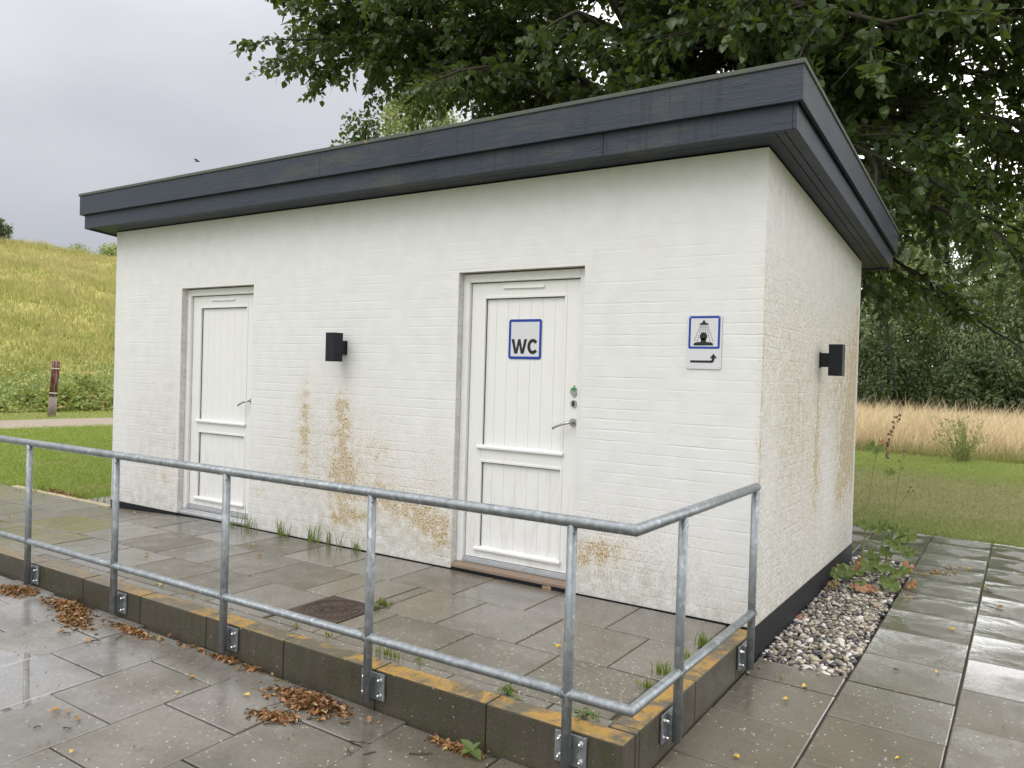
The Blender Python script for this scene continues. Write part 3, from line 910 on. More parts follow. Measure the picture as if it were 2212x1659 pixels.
def wallgrid(us, vs, P, cut=None):
    """dense grid with a stain attribute; P(u,v)->xyz arrays"""
    U, Vv = np.meshgrid(us, vs, indexing='ij')
    XYZ = P(U, Vv)
    nx, ny = U.shape
    I = np.arange(nx*ny).reshape(nx, ny)
    F = np.stack([I[:-1, :-1], I[1:, :-1], I[1:, 1:], I[:-1, 1:]], -1).reshape(-1, 4)
    if cut is not None:
        uc = ((U[:-1, :-1]+U[1:, 1:])/2).ravel(); vc = ((Vv[:-1, :-1]+Vv[1:, 1:])/2).ravel()
        F = F[~cut(uc, vc)]
    return U.ravel(), Vv.ravel(), XYZ.reshape(-1, 3), F


D1 = (-2.166, -1.149); D2 = (-5.435, -4.405); DH = 2.12
RV = 0.115   # depth of the door reveals
allV = []; allF = []; allS = []


def addwall(V, F, S):
    b = sum(len(v) for v in allV)
    allV.append(V); allF.append(F+b); allS.append(S)


us = np.unique(np.round(np.concatenate([np.arange(-W, 0, 0.03), [0, -W, *D1, *D2]]), 4))
vs = np.unique(np.round(np.concatenate([np.arange(0, ZT, 0.03), [DH, 0, ZT]]), 4))
u, v, P, F = wallgrid(us, vs, lambda U, V_: np.stack([U, U*0, V_], -1), lambda a, b: (((a > D1[0]) & (a < D1[1])) | ((a > D2[0]) & (a < D2[1]))) & (b < DH))
S = np.zeros((len(u), 4), np.float32); S[:, 3] = 1
low = np.exp(-np.maximum(v, 0)/0.22)
S[:, 0] = np.clip(gauss(u, v, FL)*1.3, 0, 2)
S[:, 1] = np.clip(1.0*low+0.6*gauss(u, v, [(-2.6, .12, .7, .16, 1.2), (-3.4, .3, .6, .5, .6), (-.9, .12, .8, .2, .8), (-5.9, .6, .4, .7, .7), (-5.6, 1.0, .1, .5, .5), (-3.5, .9, .4, .5, .5), (-2.35, .1, .2, .1, 1.2)])+0.015+0.30*np.clip((v-2.35)/0.38, 0, 1), 0, 1)  # dirt patches; the last term paints soft shade below the eaves
S[:, 2] = np.clip(0.5*gauss(u, v, [(-3.4, .7, .7, .5, 1.2), (-5.8, .8, .5, .6, .7), (-2.3, .4, .4, .4, 1), (-.9, .3, .5, .25, 1)])+.12*np.exp(-v/.6), 0, 1)
S[:, 3] = 1
addwall(P, F, S)
# right wall (x = 0), faces +x
us = np.arange(0, D+0.01, 0.0298); us[-1] = D
hs = np.arange(0, 1.0001, 1/90)
u, v, P, F = wallgrid(us, hs, lambda U, H: np.stack([U*0, U, H*(ZT-0.0837*U)], -1))
v = P[:, 2]
S = np.zeros((len(u), 4), np.float32); S[:, 3] = 1
S[:, 0] = np.clip(gauss(u, v, SL)*1.45+.10*np.clip((2.2-v)/.6, 0, 1), 0, 2)
S[:, 0] *= np.where(u > 2.92, 0.15, 1)
S[:, 1] = np.clip(.42+.4*np.exp(-v/.3)+.25*np.clip((v-2.2)/.4, 0, 1)+.35*gauss(u, v, [(2.3, 1.2, .7, .8, 1), (.6, 1.2, .5, .7, .7)])-.3*gauss(u, v, [(.25, .9, .18, .4, 1), (1.85, .8, .2, .5, 1.3)]), 0, 1)  # dirt, plus eave shade painted in near the wall top
S[:, 2] = np.clip(.85*np.clip((2.35-v)/.5, 0, 1)-.5*gauss(u, v, [(.25, .85, .2, .5, 1), (1.9, .6, .25, .4, 1), (2.96, 1, .05, 1, 2)]), 0, 1)
addwall(P, F, S)
# back, left, and reveals
def quadwall(pts, s=(0, .3, .2, 1)):
    addwall(np.array(pts, float), np.array([[0, 1, 2, 3]]), np.tile(np.array(s, np.float32), (4, 1)))
zb_ = ZT-0.0837*D
quadwall([(0, D, 0), (-W, D, 0), (-W, D, zb_), (0, D, zb_)])
quadwall([(-W, D, 0), (-W, 0, 0), (-W, 0, ZT), (-W, D, zb_)])
for (a, b) in (D1, D2):
    quadwall([(a, 0, 0), (a, RV, 0), (a, RV, DH), (a, 0, DH)], (0, .8, .3, 1))
    quadwall([(b, RV, 0), (b, 0, 0), (b, 0, DH), (b, RV, DH)], (0, .6, .2, 1))
    quadwall([(a, RV, DH), (b, RV, DH), (b, 0, DH), (a, 0, DH)], (0, 1, 1, 1))
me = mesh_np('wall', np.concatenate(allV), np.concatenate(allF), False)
at = me.color_attributes.new('stain_shade', 'FLOAT_COLOR', 'POINT')
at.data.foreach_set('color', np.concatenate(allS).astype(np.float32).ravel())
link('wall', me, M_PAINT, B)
mb = MB()
mb.box(-W+0.006, 0.0-0.004, 0.006, D-0.006, -0.42, -0.0005)
mb.box(D1[0]+0.002, D1[1]-0.002, -0.003, 0.02, -0.03, 0.010)
# bitumen lip visible under the wall at both ends
mb.hull8([(-W-.003, -0.004, -0.3), (-5.45, -0.004, -0.3), (-5.45, 0.01, -0.3), (-W-.003, 0.01, -0.3), (-W-.003, -0.004, -0.001), (-5.45, -0.004, -0.001), (-5.45, 0.01, -0.001), (-W-.003, 0.01, -0.001)])
mb.hull8([(-0.01, 0.004, -0.42), (0.002, 0.004, -0.42), (0.002, D, -0.42), (-0.01, D, -0.42), (-0.01, 0.004, -0.0015), (0.002, 0.004, -0.0015), (0.002, D, -0.0015), (-0.01, D, -0.0015)])
mb.build('plinth', M_PLINTH, B)

# roof: two stepped boards all round, felt edge on top, boarded soffit
OX, OY, OL, OB, ST = 0.2022, 0.2168, 0.2188, 0.3415, 0.0347
xr, xl, yf, yb = OX, -W-OL, -OY, D+OB


def board(name, x0, x1, y0, y1, z0, z1, mat=None, bev=0.003):
    mb = MB()
    mb.hull8([(x0, y0, rz(y0, z0)), (x1, y0, rz(y0, z0)), (x1, y1, rz(y1, z0)), (x0, y1, rz(y1, z0)), (x0, y0, rz(y0, z1)), (x1, y0, rz(y0, z1)), (x1, y1, rz(y1, z1)), (x0, y1, rz(y1, z1))], bev)
    return mb


def multi(name, boxes, mat, bev=0.003):
    mb = MB()
    for (x0, x1, y0, y1, z0, z1) in boxes:
        mb.hull8([(x0, y0, rz(y0, z0)), (x1, y0, rz(y0, z0)), (x1, y1, rz(y1, z0)), (x0, y1, rz(y1, z0)), (x0, y0, rz(y0, z1)), (x1, y0, rz(y0, z1)), (x1, y1, rz(y1, z1)), (x0, y1, rz(y1, z1))], bev)
    return mb.build(name, mat, B)


T = 0.022
zl0, zl1, zu0, zu1, zc1 = 2.744, 2.90, 2.8773, 3.064, 3.090
# front lower board is made of two lengths butted together, upper of two as well
multi('fascia_board', [(xl, -0.935, yf, yf+T, zl0, zl1), (-0.932, xr-T-0.001, yf, yf+T, zl0, zl1)], M_FASCIA)
multi('fascia_board', [(xr-T, xr, yf, yb, zl0, zl1)], M_FASCIA)
multi('fascia_board', [(xl, xl+T, yf+T+.001, yb, zl0, zl1)], M_FASCIA)
multi('fascia_board', [(xl+T+.001, xr-T-.001, yb-T, yb, zl0, zl1)], M_FASCIA)
s = ST
multi('upper_fascia_board', [(xl-s, -3.35, yf-s, yf-s+T, zu0, zu1), (-3.348, xr+s-0.0, yf-s, yf-s+T, zu0, zu1)], M_FASCIA)
multi('upper_fascia_board', [(xr+s-T, xr+s, yf-s+T+.001, yb+s, zu0, zu1)], M_FASCIA)
multi('upper_fascia_board', [(xl-s, xl-s+T, yf-s+T+.001, yb+s, zu0, zu1)], M_FASCIA)
multi('upper_fascia_board', [(xl-s+T+.001, xr+s-T-.001, yb+s-T, yb+s, zu0, zu1)], M_FASCIA)
# battens filling the step between the boards
multi('fascia_batten', [(xl-s+T+.001, xr+s-T-.001, yf-s+T+.001, yf-.001, zu0+.02, zu1-.01), (xr+.001, xr+s-T-.001, yf, yb, zu0+.02, zu1-.01), (xl-s+T+.001, xl-.001, yf, yb, zu0+.02, zu1-.01)], M_FASCIA, 0)
multi('roof_cap', [(xl-s-.010, xr+s+.010, yf-s-.010, yf-s+.10, zu1+.001, zc1), (xr+s-.10, xr+s+.010, yf-s+.101, yb+s+.01, zu1+.001, zc1), (xl-s-.010, xl-s+.10, yf-s+.101, yb+s+.01, zu1+.001, zc1), (xl-s+.101, xr+s-.101, yb+s-.10, yb+s+.01, zu1+.001, zc1)], M_CAP, 0.004)
multi('roof_deck', [(xl+.05, xr-.05, yf+.05, yb-.05, zu0+.06, zu1-.005)], M_CAP, 0)
sf = []
g = 0.005
z0, z1 = zl0+0.012, zl0+0.03
# front soffit: two boards; right soffit: three; left and back
for a, b in ((yf+T+.001, -0.105), (-0.105+g, -0.001)): sf.append((xl+T+.001, .0755, a, b, z0, z1))
for a, b in ((0.003, 0.075), (0.075+g, 0.125), (0.125+g, xr-T-.001)): sf.append((a, b, 0.0 if a < .07 else yf+T+.002, yb-T-.02, z0, z1))
for a, b in ((xl+T+.001, -W-.1), (-W-.1+g, -W-.001)): sf.append((a, b, 0.001, yb-T-.001, z0, z1))
for a, b in ((D+.001, D+.1), (D+.1+g, D+.2), (D+.2+g, yb-T-.02)): sf.append((-W, 0, a, b, z0, z1))
multi('soffit', sf, M_FASCIA, 0.0015)
multi('soffit_backing', [(xl+T+.001, xr-T-.001, yf+T+.001, yb-T-.001, z1+.002, z1+.014)], M_DARK, 0)


def grooved(mb, x0, x1, z0, z1, y, n, th=0.02, g=0.0012):
    wv = (x1-x0)/n
    for i in range(n):
        mb.box(x0+i*wv+(g/2 if i else 0), x0+(i+1)*wv-(g/2 if i < n-1 else 0), y, y+th, z0, z1, 0.0012)


def make_door(ox, kind):
    """ox = x offset; door parts in world coordinates"""
    a, b = ox-2.166, ox-1.149
    if kind == 2: b = D2[1]
    fr = MB()
    yj = 0.058
    fr.box(a+.001, a+.056, yj, yj+.075, 0.03, DH-.008, 0.004)
    fr.box(b-.062, b-.001, yj, yj+.075, 0.03, DH-.008, 0.004)
    fr.box(a+.057, b-.063, yj+.001, yj+.075, 2.052, DH-.008, 0.004)
    fo = fr.build('door_frame', M_FRAME, B)
    fo['label'] = 'white painted frame of the toilet door with the WC sign' if kind == 1 else 'white painted frame of the plain far door'
    gp = MB()
    gp.box(a+.0005, b-.0005, yj+.079, yj+.09, 0.0, DH+.02)
    gp.build('frame_gap', M_DARK, fo)
    l0, l1 = a+.062, b-.068
    yl = 0.086
    lf = MB()
    zb, zt = 0.088, 2.046
    lf.box(l0, l0+.108, yl, yl+.04, zb, zt, .002)
    lf.box(l1-.108, l1, yl, yl+.04, zb, zt, .002)
    p0, p1 = l0+.1085, l1-.1085
    lf.box(p0, p1, yl, yl+.04, 1.948, zt, .002)
    lf.box(p0, p1, yl, yl+.04, .785, .885, .002)
    lf.box(p0, p1, yl, yl+.04, zb, .158, .002)
    door = lf.build('door', M_DOOR, B)
    door['label'] = 'white panelled door carrying the WC sign' if kind == 1 else 'white panelled door at the far end without a sign'
    pb = MB()
    grooved(pb, p0, p1, .8855, 1.9475, yl+.018, 7)
    grooved(pb, p0, p1, .1585, .7845, yl+.018, 7)
    pb.build('door_panel', M_DOOR, door)
    mo = MB()
    for (q0, q1) in ((.8855, 1.9475), (.1585, .7845)):
        mo.box(p0-.006, p0+.012, yl-.005, yl+.0175, q0, q1+.006, .003)
        mo.box(p1-.012, p1+.006, yl-.005, yl+.0175, q0, q1+.006, .003)
        mo.box(p0+.0125, p1-.0125, yl-.005, yl+.0175, q1-.012, q1+.006, .003)
        yy = yl
        mo.hull8([(p0-.03, yy-.022, q0-.014), (p1+.012, yy-.022, q0-.014), (p1+.012, yy-.0005, q0-.014), (p0-.03, yy-.0005, q0-.014), (p0-.03, yy-.022, q0+.001), (p1+.012, yy-.022, q0+.001), (p1+.012, yy+.017, q0+.014), (p0-.03, yy+.017, q0+.014)], .002)
    mo.build('moulding', M_DOOR, door)
    sh = MB()
    for (q0, q1) in ((.8855, 1.9475), (.1585, .7845)):
        sh.box(p0+.0122, p1-.0122, yl+.0120, yl+.0178, q1-.017, q1-.0125)
        sh.box(p0+.0122, p0+.0160, yl+.0120, yl+.0178, q0+.01, q1-.0175)
    sh.build('panel_edge_strip', M_DARK, door)  # dark strips along the top and left edge of each panel
    vt = MB()
    vt.hull8([(ox-1.832, yl-.014, 2.002), (ox-1.50, yl-.014, 1.999), (ox-1.50, yl-.0005, 1.999), (ox-1.832, yl-.0005, 2.002), (ox-1.832, yl-.010, 2.018), (ox-1.50, yl-.010, 2.015), (ox-1.50, yl-.0005, 2.015), (ox-1.832, yl-.0005, 2.018)], .003)
    vt.build('vent_cover', M_FRAME, door)
    th = MB()
    th.box(a+.057, b-.063, .050, .10, .052, .0715, .002)
    th.box(a+.057, b-.063, .066, .10, .072, .0855, .002)
    th.build('threshold', M_ALU, B)
    hx = l1-.030 if kind == 1 else -4.494
    hd = MB()
    zh = 1.098
    hd.tube([(hx, yl-.001, zh), (hx, yl-.011, zh)], .026, 24)
    hd.build('handle_rose', M_STEEL, door)
    hv = MB()
    hv.tube([(hx, yl-.011, zh), (hx, yl-.045, zh), (hx-.006, yl-.056, zh-.002), (hx-.02, yl-.06, zh-.006), (hx-.06, yl-.061, zh-.016), (hx-.105, yl-.058, zh-.034), (hx-.125, yl-.056, zh-.046)], [.0095, .0095, .0095, .0095, .009, .009, .0085], 14)
    hv.build('door_handle', M_STEEL, door)
    if kind == 1:
        lk = MB(); zk = 1.222
        lk.tube([(hx, yl-.001, zk), (hx, yl-.010, zk)], .0235, 24)
        lo_ = lk.build('lock_rose', M_STEEL, door)
        k2 = MB(); k2.box(hx-.0085, hx+.0085, yl-.0125, yl-.0102, zk-.016, zk+.016, .001)
        k2.box(hx-.0018, hx+.0018, yl-.0140, yl-.0126, zk-.011, zk-.001)
        k2.build('keyway', M_DARK, lo_)
        ind = MB(); zi = 1.303
        ind.tube([(hx, yl-.001, zi), (hx, yl-.009, zi)], .0285, 28)
        for dz in (.034, -.034):
            ind.tube([(hx, yl-.001, zi+dz), (hx, yl-.005, zi+dz)], .0075, 12)
        io = ind.build('occupancy_indicator', M_STEEL, door)
        gr = MB()
        pts = []
        for i in range(9):
            an = math.radians(28+124*i/8); pts.append((.024*math.cos(an), .024*math.sin(an)))
        for i in range(9):
            an = math.radians(152-124*i/8); pts.append((.009*math.cos(an), .009*math.sin(an)))
        gr.poly(pts, (hx, yl-.0092, zi), (1, 0, 0), (0, 0, 1), .0008, (0, -1, 0))
        gr.build('green_segment', M_GREEN, io)
        sc_ = MB(); sc_.box(hx-.007, hx+.007, yl-.0105, yl-.0092, zi-.0015, zi+.0015)
        sc_.build('coin_slot', M_DARK, io)
        wl_ = MB()
        wl_.hull8([(a+.001, -.002, .0105), (b-.001, -.002, .0105), (b-.001, .05, .0105), (a+.001, .05, .0105), (a+.001, -.002, .034), (b-.001, -.002, .030), (b-.001, .064, .0515), (a+.001, .064, .0515)], .003)
        wl_.build('wooden_sill', M_SILL, B)
    else:
        wl_ = MB()
        wl_.hull8([(a+.001, .012, -.004), (b-.001, .012, -.004), (b-.001, .06, -.004), (a+.001, .06, -.004), (a+.001, .012, .02), (b-.001, .012, .02), (b-.001, .06, .051), (a+.001, .06, .051)], .003)
        wl_.build('sill', M_ALU, B)


make_door(0.0, 1)
make_door(-3.269, 2)

# ------------------------------------------------------------------ signs


def rrect(x0, x1, z0, z1, r, n=6):
    pts = []
    for (cx, cz, a0) in ((x1-r, z1-r, 0), (x0+r, z1-r, 90), (x0+r, z0+r, 180), (x1-r, z0+r, 270)):
        for i in range(n+1):
            an = math.radians(a0+90*i/n); pts.append((cx+r*math.cos(an), cz+r*math.sin(an)))
    return pts


def ringframe(mb, x0, x1, z0, z1, wd, r, y, th):
    """rounded frame made of quads"""
    o_ = rrect(x0, x1, z0, z1, r); i_ = rrect(x0+wd, x1-wd, z0+wd, z1-wd, max(.001, r-wd*.8))
    n = len(o_)
    V = {}
    def vv(p, yy): return mb.bm.verts.new((p[0], yy, p[1]))
    A = [vv(p, y) for p in o_]; Bq = [vv(p, y) for p in i_]; C_ = [vv(p, y-th) for p in o_]; D_ = [vv(p, y-th) for p in i_]
    for k in range(n):
        j = (k+1) % n
        mb.bm.faces.new((C_[k], C_[j], D_[j], D_[k])); mb.bm.faces.new((A[k], A[j], C_[j], C_[k])); mb.bm.faces.new((Bq[k], D_[k], D_[j], Bq[j])); mb.bm.faces.new((A[k], Bq[k], Bq[j], A[j]))


def place2(pts, cx, cz): return [(cx+a, cz+b) for a, b in pts]


# WC sign on the door (0.265 wide, 0.266 tall)
sx0, sx1, sz0, sz1, sy = -1.790, -1.521, 1.511, 1.788, 0.1032
S1 = empty('wc_sign', ((sx0+sx1)/2, sy, (sz0+sz1)/2), 'square white sign with blue border reading WC on the nearer door', 'sign')
mb = MB(); mb.poly(rrect(sx0, sx1, sz0, sz1, .018), (0, sy, 0), (1, 0, 0), (0, 0, 1), .003, (0, -1, 0))
mb.build('sign_plate', M_SIGN, S1)
mb = MB(); ringframe(mb, sx0+.0005, sx1-.0005, sz0+.0005, sz1-.0005, .018, .018, sy-.0032, .0012)
mb.build('sign_border', M_BLUE, S1)
mb = MB()
W_, H_ = sx1-sx0, sz1-sz0


def fx(f): return sx0+f*W_


def fz(f): return sz1-f*H_


def stroke(mb, p, q, wd, zt=None):
    """slanted stroke between heights with horizontal ends"""
    (x0, z0), (x1, z1) = p, q
    mb.poly([(x0-wd/2, z0), (x0+wd/2, z0), (x1+wd/2, z1), (x1-wd/2, z1)], (0, sy-.0032, 0), (1, 0, 0), (0, 0, 1), .001, (0, -1, 0))


zt_, zb2 = fz(.50), fz(.865)
tops = [fx(.135), fx(.330), fx(.525)]; bots = [fx(.232), fx(.428)]
wd = W_*.09
# W as one polygon
Wp = [(tops[0]-wd/2, zt_), (tops[0]+wd*.48, zt_), (bots[0]+wd*.02, zb2+wd*1.25), (tops[1]-wd*.42, zt_), (tops[1]+wd*.42, zt_), (bots[1]-wd*.02, zb2+wd*1.25), (tops[2]-wd*.48, zt_), (tops[2]+wd/2, zt_), (bots[1]+wd*.5, zb2), (bots[1]-wd*.5, zb2), (tops[1], zt_-wd*1.6), (bots[0]+wd*.5, zb2), (bots[0]-wd*.5, zb2)]
mb.poly(Wp[::-1], (0, sy-.0032, 0), (1, 0, 0), (0, 0, 1), .001, (0, -1, 0))
cx, cz = fx(.745), (zt_+zb2)/2
ro_x, ro_z = W_*.165, (zt_-zb2)/2+.002
Cp = []
for i in range(25):
    an = math.radians(38+284*i/24); Cp.append((cx+ro_x*math.cos(an), cz+ro_z*math.sin(an)))
for i in range(25):
    an = math.radians(322-284*i/24); Cp.append((cx+(ro_x-wd*.98)*math.cos(an), cz+(ro_z-wd*.95)*math.sin(an)))
mb.poly(Cp, (0, sy-.0032, 0), (1, 0, 0), (0, 0, 1), .001, (0, -1, 0))
mb.build('lettering', M_INK, S1)

# shower sign on the wall
hx0, hx1, hz0, hz1, hy = -0.446, -0.233, 1.469, 1.787, -0.0035
S2 = empty('shower_sign', ((hx0+hx1)/2, hy, (hz0+hz1)/2), 'white sign with blue framed shower pictogram and bent arrow on the front wall', 'sign')
mb = MB(); mb.poly(rrect(hx0, hx1, hz0, hz1, .014), (0, hy, 0), (1, 0, 0), (0, 0, 1), .004, (0, -1, 0))
mb.build('sign_plate', M_SIGN, S2)
hw, hh = hx1-hx0, hz1-hz0
yq = hy-.0042
mb = MB(); ringframe(mb, hx0+.055*hw, hx1-.05*hw, hz1-.625*hh, hz1-.02*hh, .0125, .010, yq, .001)
mb.build('sign_border', M_BLUE, S2)


def q(fx_, fz_): return (hx0+fx_*hw, hz1-fz_*hh)


pc = MB()
def P2(pts): pc.poly([q(*p) for p in pts][::-1], (0, yq, 0), (1, 0, 0), (0, 0, 1), .001, (0, -1, 0))
P2([(.455, .10), (.515, .10), (.515, .13), (.62, .168), (.62, .182), (.36, .182), (.36, .168), (.455, .13)])
# rays of water: rows of short dashes fanning out
for k in range(7):
    t = (k-3)/3.0
    xa, xb = .49+t*.105, .49+t*.275
    for j in range(10):
        f0 = j/10; f1 = f0+.055
        za, zb3 = .195+f0*.305, .195+f1*.305
        x0_, x1_ = xa+(xb-xa)*f0, xa+(xb-xa)*f1
        if abs(x0_-.485) < .125 and za > .325: continue
        wq = .0075
        P2([(x0_-wq, za), (x0_+wq, za), (x1_+wq, zb3), (x1_-wq, zb3)])
head = []
for i in range(40):
    an = 2*PI*i/40
    r_ = .105
    head.append((.485+r_*math.cos(an)*(1.0), .395+.068*math.sin(an)*1.08))
P2(head[::-1])
P2([(.41, .43), (.56, .43), (.56, .50), (.70, .505), (.755, .525), (.765, .565), (.205, .565), (.215, .525), (.27, .505), (.41, .50)])
pc.build('pictogram', M_INK, S2)
ar = MB()
pc = ar
P2([(.125, .842), (.70, .842), (.735, .835), (.745, .81), (.745, .80), (.68, .80), (.785, .715), (.885, .80), (.815, .80), (.815, .825), (.79, .872), (.75, .884), (.125, .884)])
ar.build('arrow', M_INK, S2)
for (a_, b_) in ((.08, .045), (.93, .045), (.06, .955), (.935, .955)):
    s_ = MB(); p_ = q(a_, b_); s_.dome((p_[0], yq+.0005, p_[1]), (0, -1, 0), .0042, .0035, 10)
    s_.build('screw', M_BOLT, S2)

# ------------------------------------------------------------------ wall lamps


def wall_lamp(center_on_wall, axis, label):
    """axis = outward unit vector; square up-and-down light on a short arm"""
    cx, cy, cz = center_on_wall
    L = empty('wall_lamp', center_on_wall, label, 'wall lamp', 'black square wall lamps')
    ax = Vector(axis); sd = Vector((1, 0, 0)) if abs(ax.y) > .5 else Vector((0, 1, 0))
    c = Vector(center_on_wall)

    def bx(a0, a1, s0, s1, z0, z1, bev, name, mat):
        m = MB()
        P = [c+ax*a+sd*s_+Vector((0, 0, z_-cz)) for z_ in (z0, z1) for (a, s_) in ((a0, s0), (a0, s1), (a1, s1), (a1, s0))]
        m.hull8(P, bev)
        return m.build(name, mat, L)
    zc = cz
    bx(0.0, .006, -.030, .030, zc-.055, zc+.055, .002, 'wall_plate', M_LAMP)
    bx(.0062, .0655, -.027, .027, zc-.050, zc+.050, .003, 'arm', M_LAMP)
    hb = bx(.066, .160, -.047, .047, zc-.108, zc+.108, .002, 'lamp_body', M_LAMP)
    m = MB()
    for z_ in (zc+.1083, zc-.1123):
        P = [c+ax*a+sd*s_+Vector((0, 0, zz-cz)) for zz in (z_, z_+.004) for (a, s_) in ((.065, -.048), (.065, .048), (.161, .048), (.161, -.048))]
        m.hull8(P, .001)
        m.build('end_cap', M_LAMP, L); m = MB()
    return L


wall_lamp((-3.285, 0.0, 1.575), (0, -1, 0), 'black square wall lamp on the front wall between the two doors')
wall_lamp((0.0, 1.475, 1.572), (1, 0, 0), 'black square wall lamp on the lichen streaked side wall')

# ------------------------------------------------------------------ handrail
RY, RX = -1.7711, 0.0526
HR = empty('handrail', (-2.3, RY, -0.2), 'grey galvanised tube handrail with lower rail bolted to the platform kerb', 'handrail')
zr, zlr = 0.833, 0.149


def rdrop(x): return 0.0


for nm, zz, r in (('top_rail', zr, .0228), ('lower_rail', zlr, .0208)):
    mb = MB()
    mb.tube([(-8.8, RY, zz+rdrop(-8.8)), (-5.25, RY, zz), (RX, RY, zz), (RX, -.205, zz)], r, 24)
    mb.build(nm, M_GALV, HR)
posts = [(-0.219-1.0700*i, RY) for i in range(0, 9)]+[(RX, -1.281), (RX, -.2227)]
for i, (px, py) in enumerate(posts):
    side = (px == RX)
    dz = rdrop(px)
    mb = MB()
    mb.tube([(px, py, -.151+dz), (px, py, zr-.012+dz)], .0207, 20)
    po = mb.build('post', M_GALV, HR)
    # weld beads where the rails meet the post
    mb = MB()
    for zz in (zlr,):
        for sgn in (-1, 1):
            ring = []
            for k in range(15):
                an = 2*PI*k/14
                if side: ring.append((px+.0215*math.cos(an), py+sgn*(.0195+.004*abs(math.cos(an))), zz+dz+.0215*math.sin(an)))
                else: ring.append((px+sgn*(.0195+.004*abs(math.cos(an))), py+.0215*math.cos(an), zz+dz+.0215*math.sin(an)))
            mb.tube(ring, .0028, 6, False)
            mb.build('weld', M_GALV, po); mb = MB()
    mb = MB()
    if side: mb.tube([(px+.0203, py, zr-.055+dz), (px+.0212, py, zr-.055+dz)], .0035, 8)
    else: mb.tube([(px+.0152, py-.0147, zr-.045+dz), (px+.0157, py-.0152, zr-.045+dz)], .0035, 8)
    mb.build('drain_hole', M_DARK, po)
    # plate on the kerb face and two webs carrying the post
    mb = MB()
    zc = -.088+dz
    if side:
        mb.box(.0065, .0145, py-.072, py+.072, zc-.062, zc+.062, .002)
        mb.box(.0146, px-.012, py-.004, py+.004, zc-.05, zc+.05, .001)
    else:
        mb.box(px-.072, px+.072, PC-.0145, PC-.0035, zc-.062, zc+.062, .002)
        mb.box(px-.004, px+.004, py+.012, PC-.0146, zc-.05, zc+.05, .001)
    pl = mb.build('base_plate', M_GALV, HR)
    for a in (-.048, .048):
        for b in (-.036, .036):
            mb = MB()
            if side:
                mb.tube([(.0146, py+a, zc+b), (.0165, py+a, zc+b)], .0125, 16)
                mb.tube([(.0166, py+a, zc+b), (.0245, py+a, zc+b)], .0088, 6, smooth=False)
                mb.dome((.0246, py+a, zc+b), (1, 0, 0), .0078, .012)
            else:
                mb.tube([(px+a, PC-.0146, zc+b), (px+a, PC-.0165, zc+b)], .0125, 16)
                mb.tube([(px+a, PC-.0166, zc+b), (px+a, PC-.0245, zc+b)], .0088, 6, smooth=False)
                mb.dome((px+a, PC-.0246, zc+b), (0, -1, 0), .0078, .012)
            mb.build('bolt', M_BOLT, pl)
# rain drops hanging under and sitting on the top rail
t_ = bmesh.new(); bmesh.ops.create_icosphere(t_, subdivisions=1, radius=1.0)
tv = np.array([v.co[:] for v in t_.verts]); tf = np.array([[v.index for v in f.verts] for f in t_.faces]); t_.free()
Vd = []; Fd = []
k = 0


def blob(c, s):
    global k
    Vd.append(tv*np.array(s)+np.array(c)); Fd.append(tf+k*len(tv)); k += 1


x = -8.6
while x < RX:
    r = rnd.uniform(.0018, .0036)
    blob((x, RY+rnd.uniform(-.003, .003), zr+rdrop(x)-.0228-r*.5), (r, r, r*1.2)); x += rnd.uniform(.006, .016)
y = RY
while y < -.21:
    r = rnd.uniform(.0018, .0034)
    blob((RX+rnd.uniform(-.003, .003), y, zr-.0228-r*.5), (r, r, r*1.2)); y += rnd.uniform(.008, .02)
for i in range(2600):
    x = rnd.uniform(-5.5, RX); an = rnd.gauss(0, .7); r = rnd.uniform(.0009, .0026)
    blob((x, RY+.0226*math.sin(an), zr+rdrop(x)+.0226*math.cos(an)), (r, r, r*.6))
o = link('water_drops', mesh_np('water_drops', np.concatenate(Vd), np.concatenate(Fd), True), M_DROP, HR)
o['kind'] = 'stuff'

# ------------------------------------------------------------------ manhole cover
mx, my = (MAN[0]+MAN[1])/2, (MAN[2]+MAN[3])/2
mz = float(plat_z(mx, my))
MC = empty('manhole_cover', (mx, my, mz-.02), 'rusty brown square cast iron drain cover with a round patterned lid', 'manhole cover')
hs_ = (MAN[1]-MAN[0])/2-.006
mb = MB()
# square plate with a round opening
n = 48
outer = []
for i in range(n):
    an = 2*PI*i/n; c_, s_ = math.cos(an), math.sin(an); kk = 1/max(abs(c_), abs(s_))
    outer.append((mx+hs_*c_*kk, my+hs_*s_*kk))
ri = .176
zt = mz-.001
Vo = [mb.bm.verts.new((p[0], p[1], zt)) for p in outer]; Vo2 = [mb.bm.verts.new((p[0], p[1], zt-.03)) for p in outer]
Vi = [mb.bm.verts.new((mx+ri*math.cos(2*PI*i/n), my+ri*math.sin(2*PI*i/n), zt)) for i in range(n)]
Vi2 = [mb.bm.verts.new((mx+ri*math.cos(2*PI*i/n), my+ri*math.sin(2*PI*i/n), zt-.02)) for i in range(n)]
for i in range(n):
    j = (i+1) % n
    mb.bm.faces.new((Vo[i], Vo[j], Vi[j], Vi[i])); mb.bm.faces.new((Vo2[i], Vo2[j], Vo[j], Vo[i])); mb.bm.faces.new((Vi[i], Vi[j], Vi2[j], Vi2[i]))
for r_ in (.186, .197):
    mb.tube([(mx+r_*math.cos(2*PI*i/40), my+r_*math.sin(2*PI*i/40), zt) for i in range(41)], .0022, 6, False)
mb.build('cover_frame', M_IRON, MC, fixn=True)
mb = MB()
mb.tube([(mx, my, zt-.022), (mx, my, zt-.0015), (mx, my, zt-.001)], [.1735, .1735, .172], 48, smooth=False)
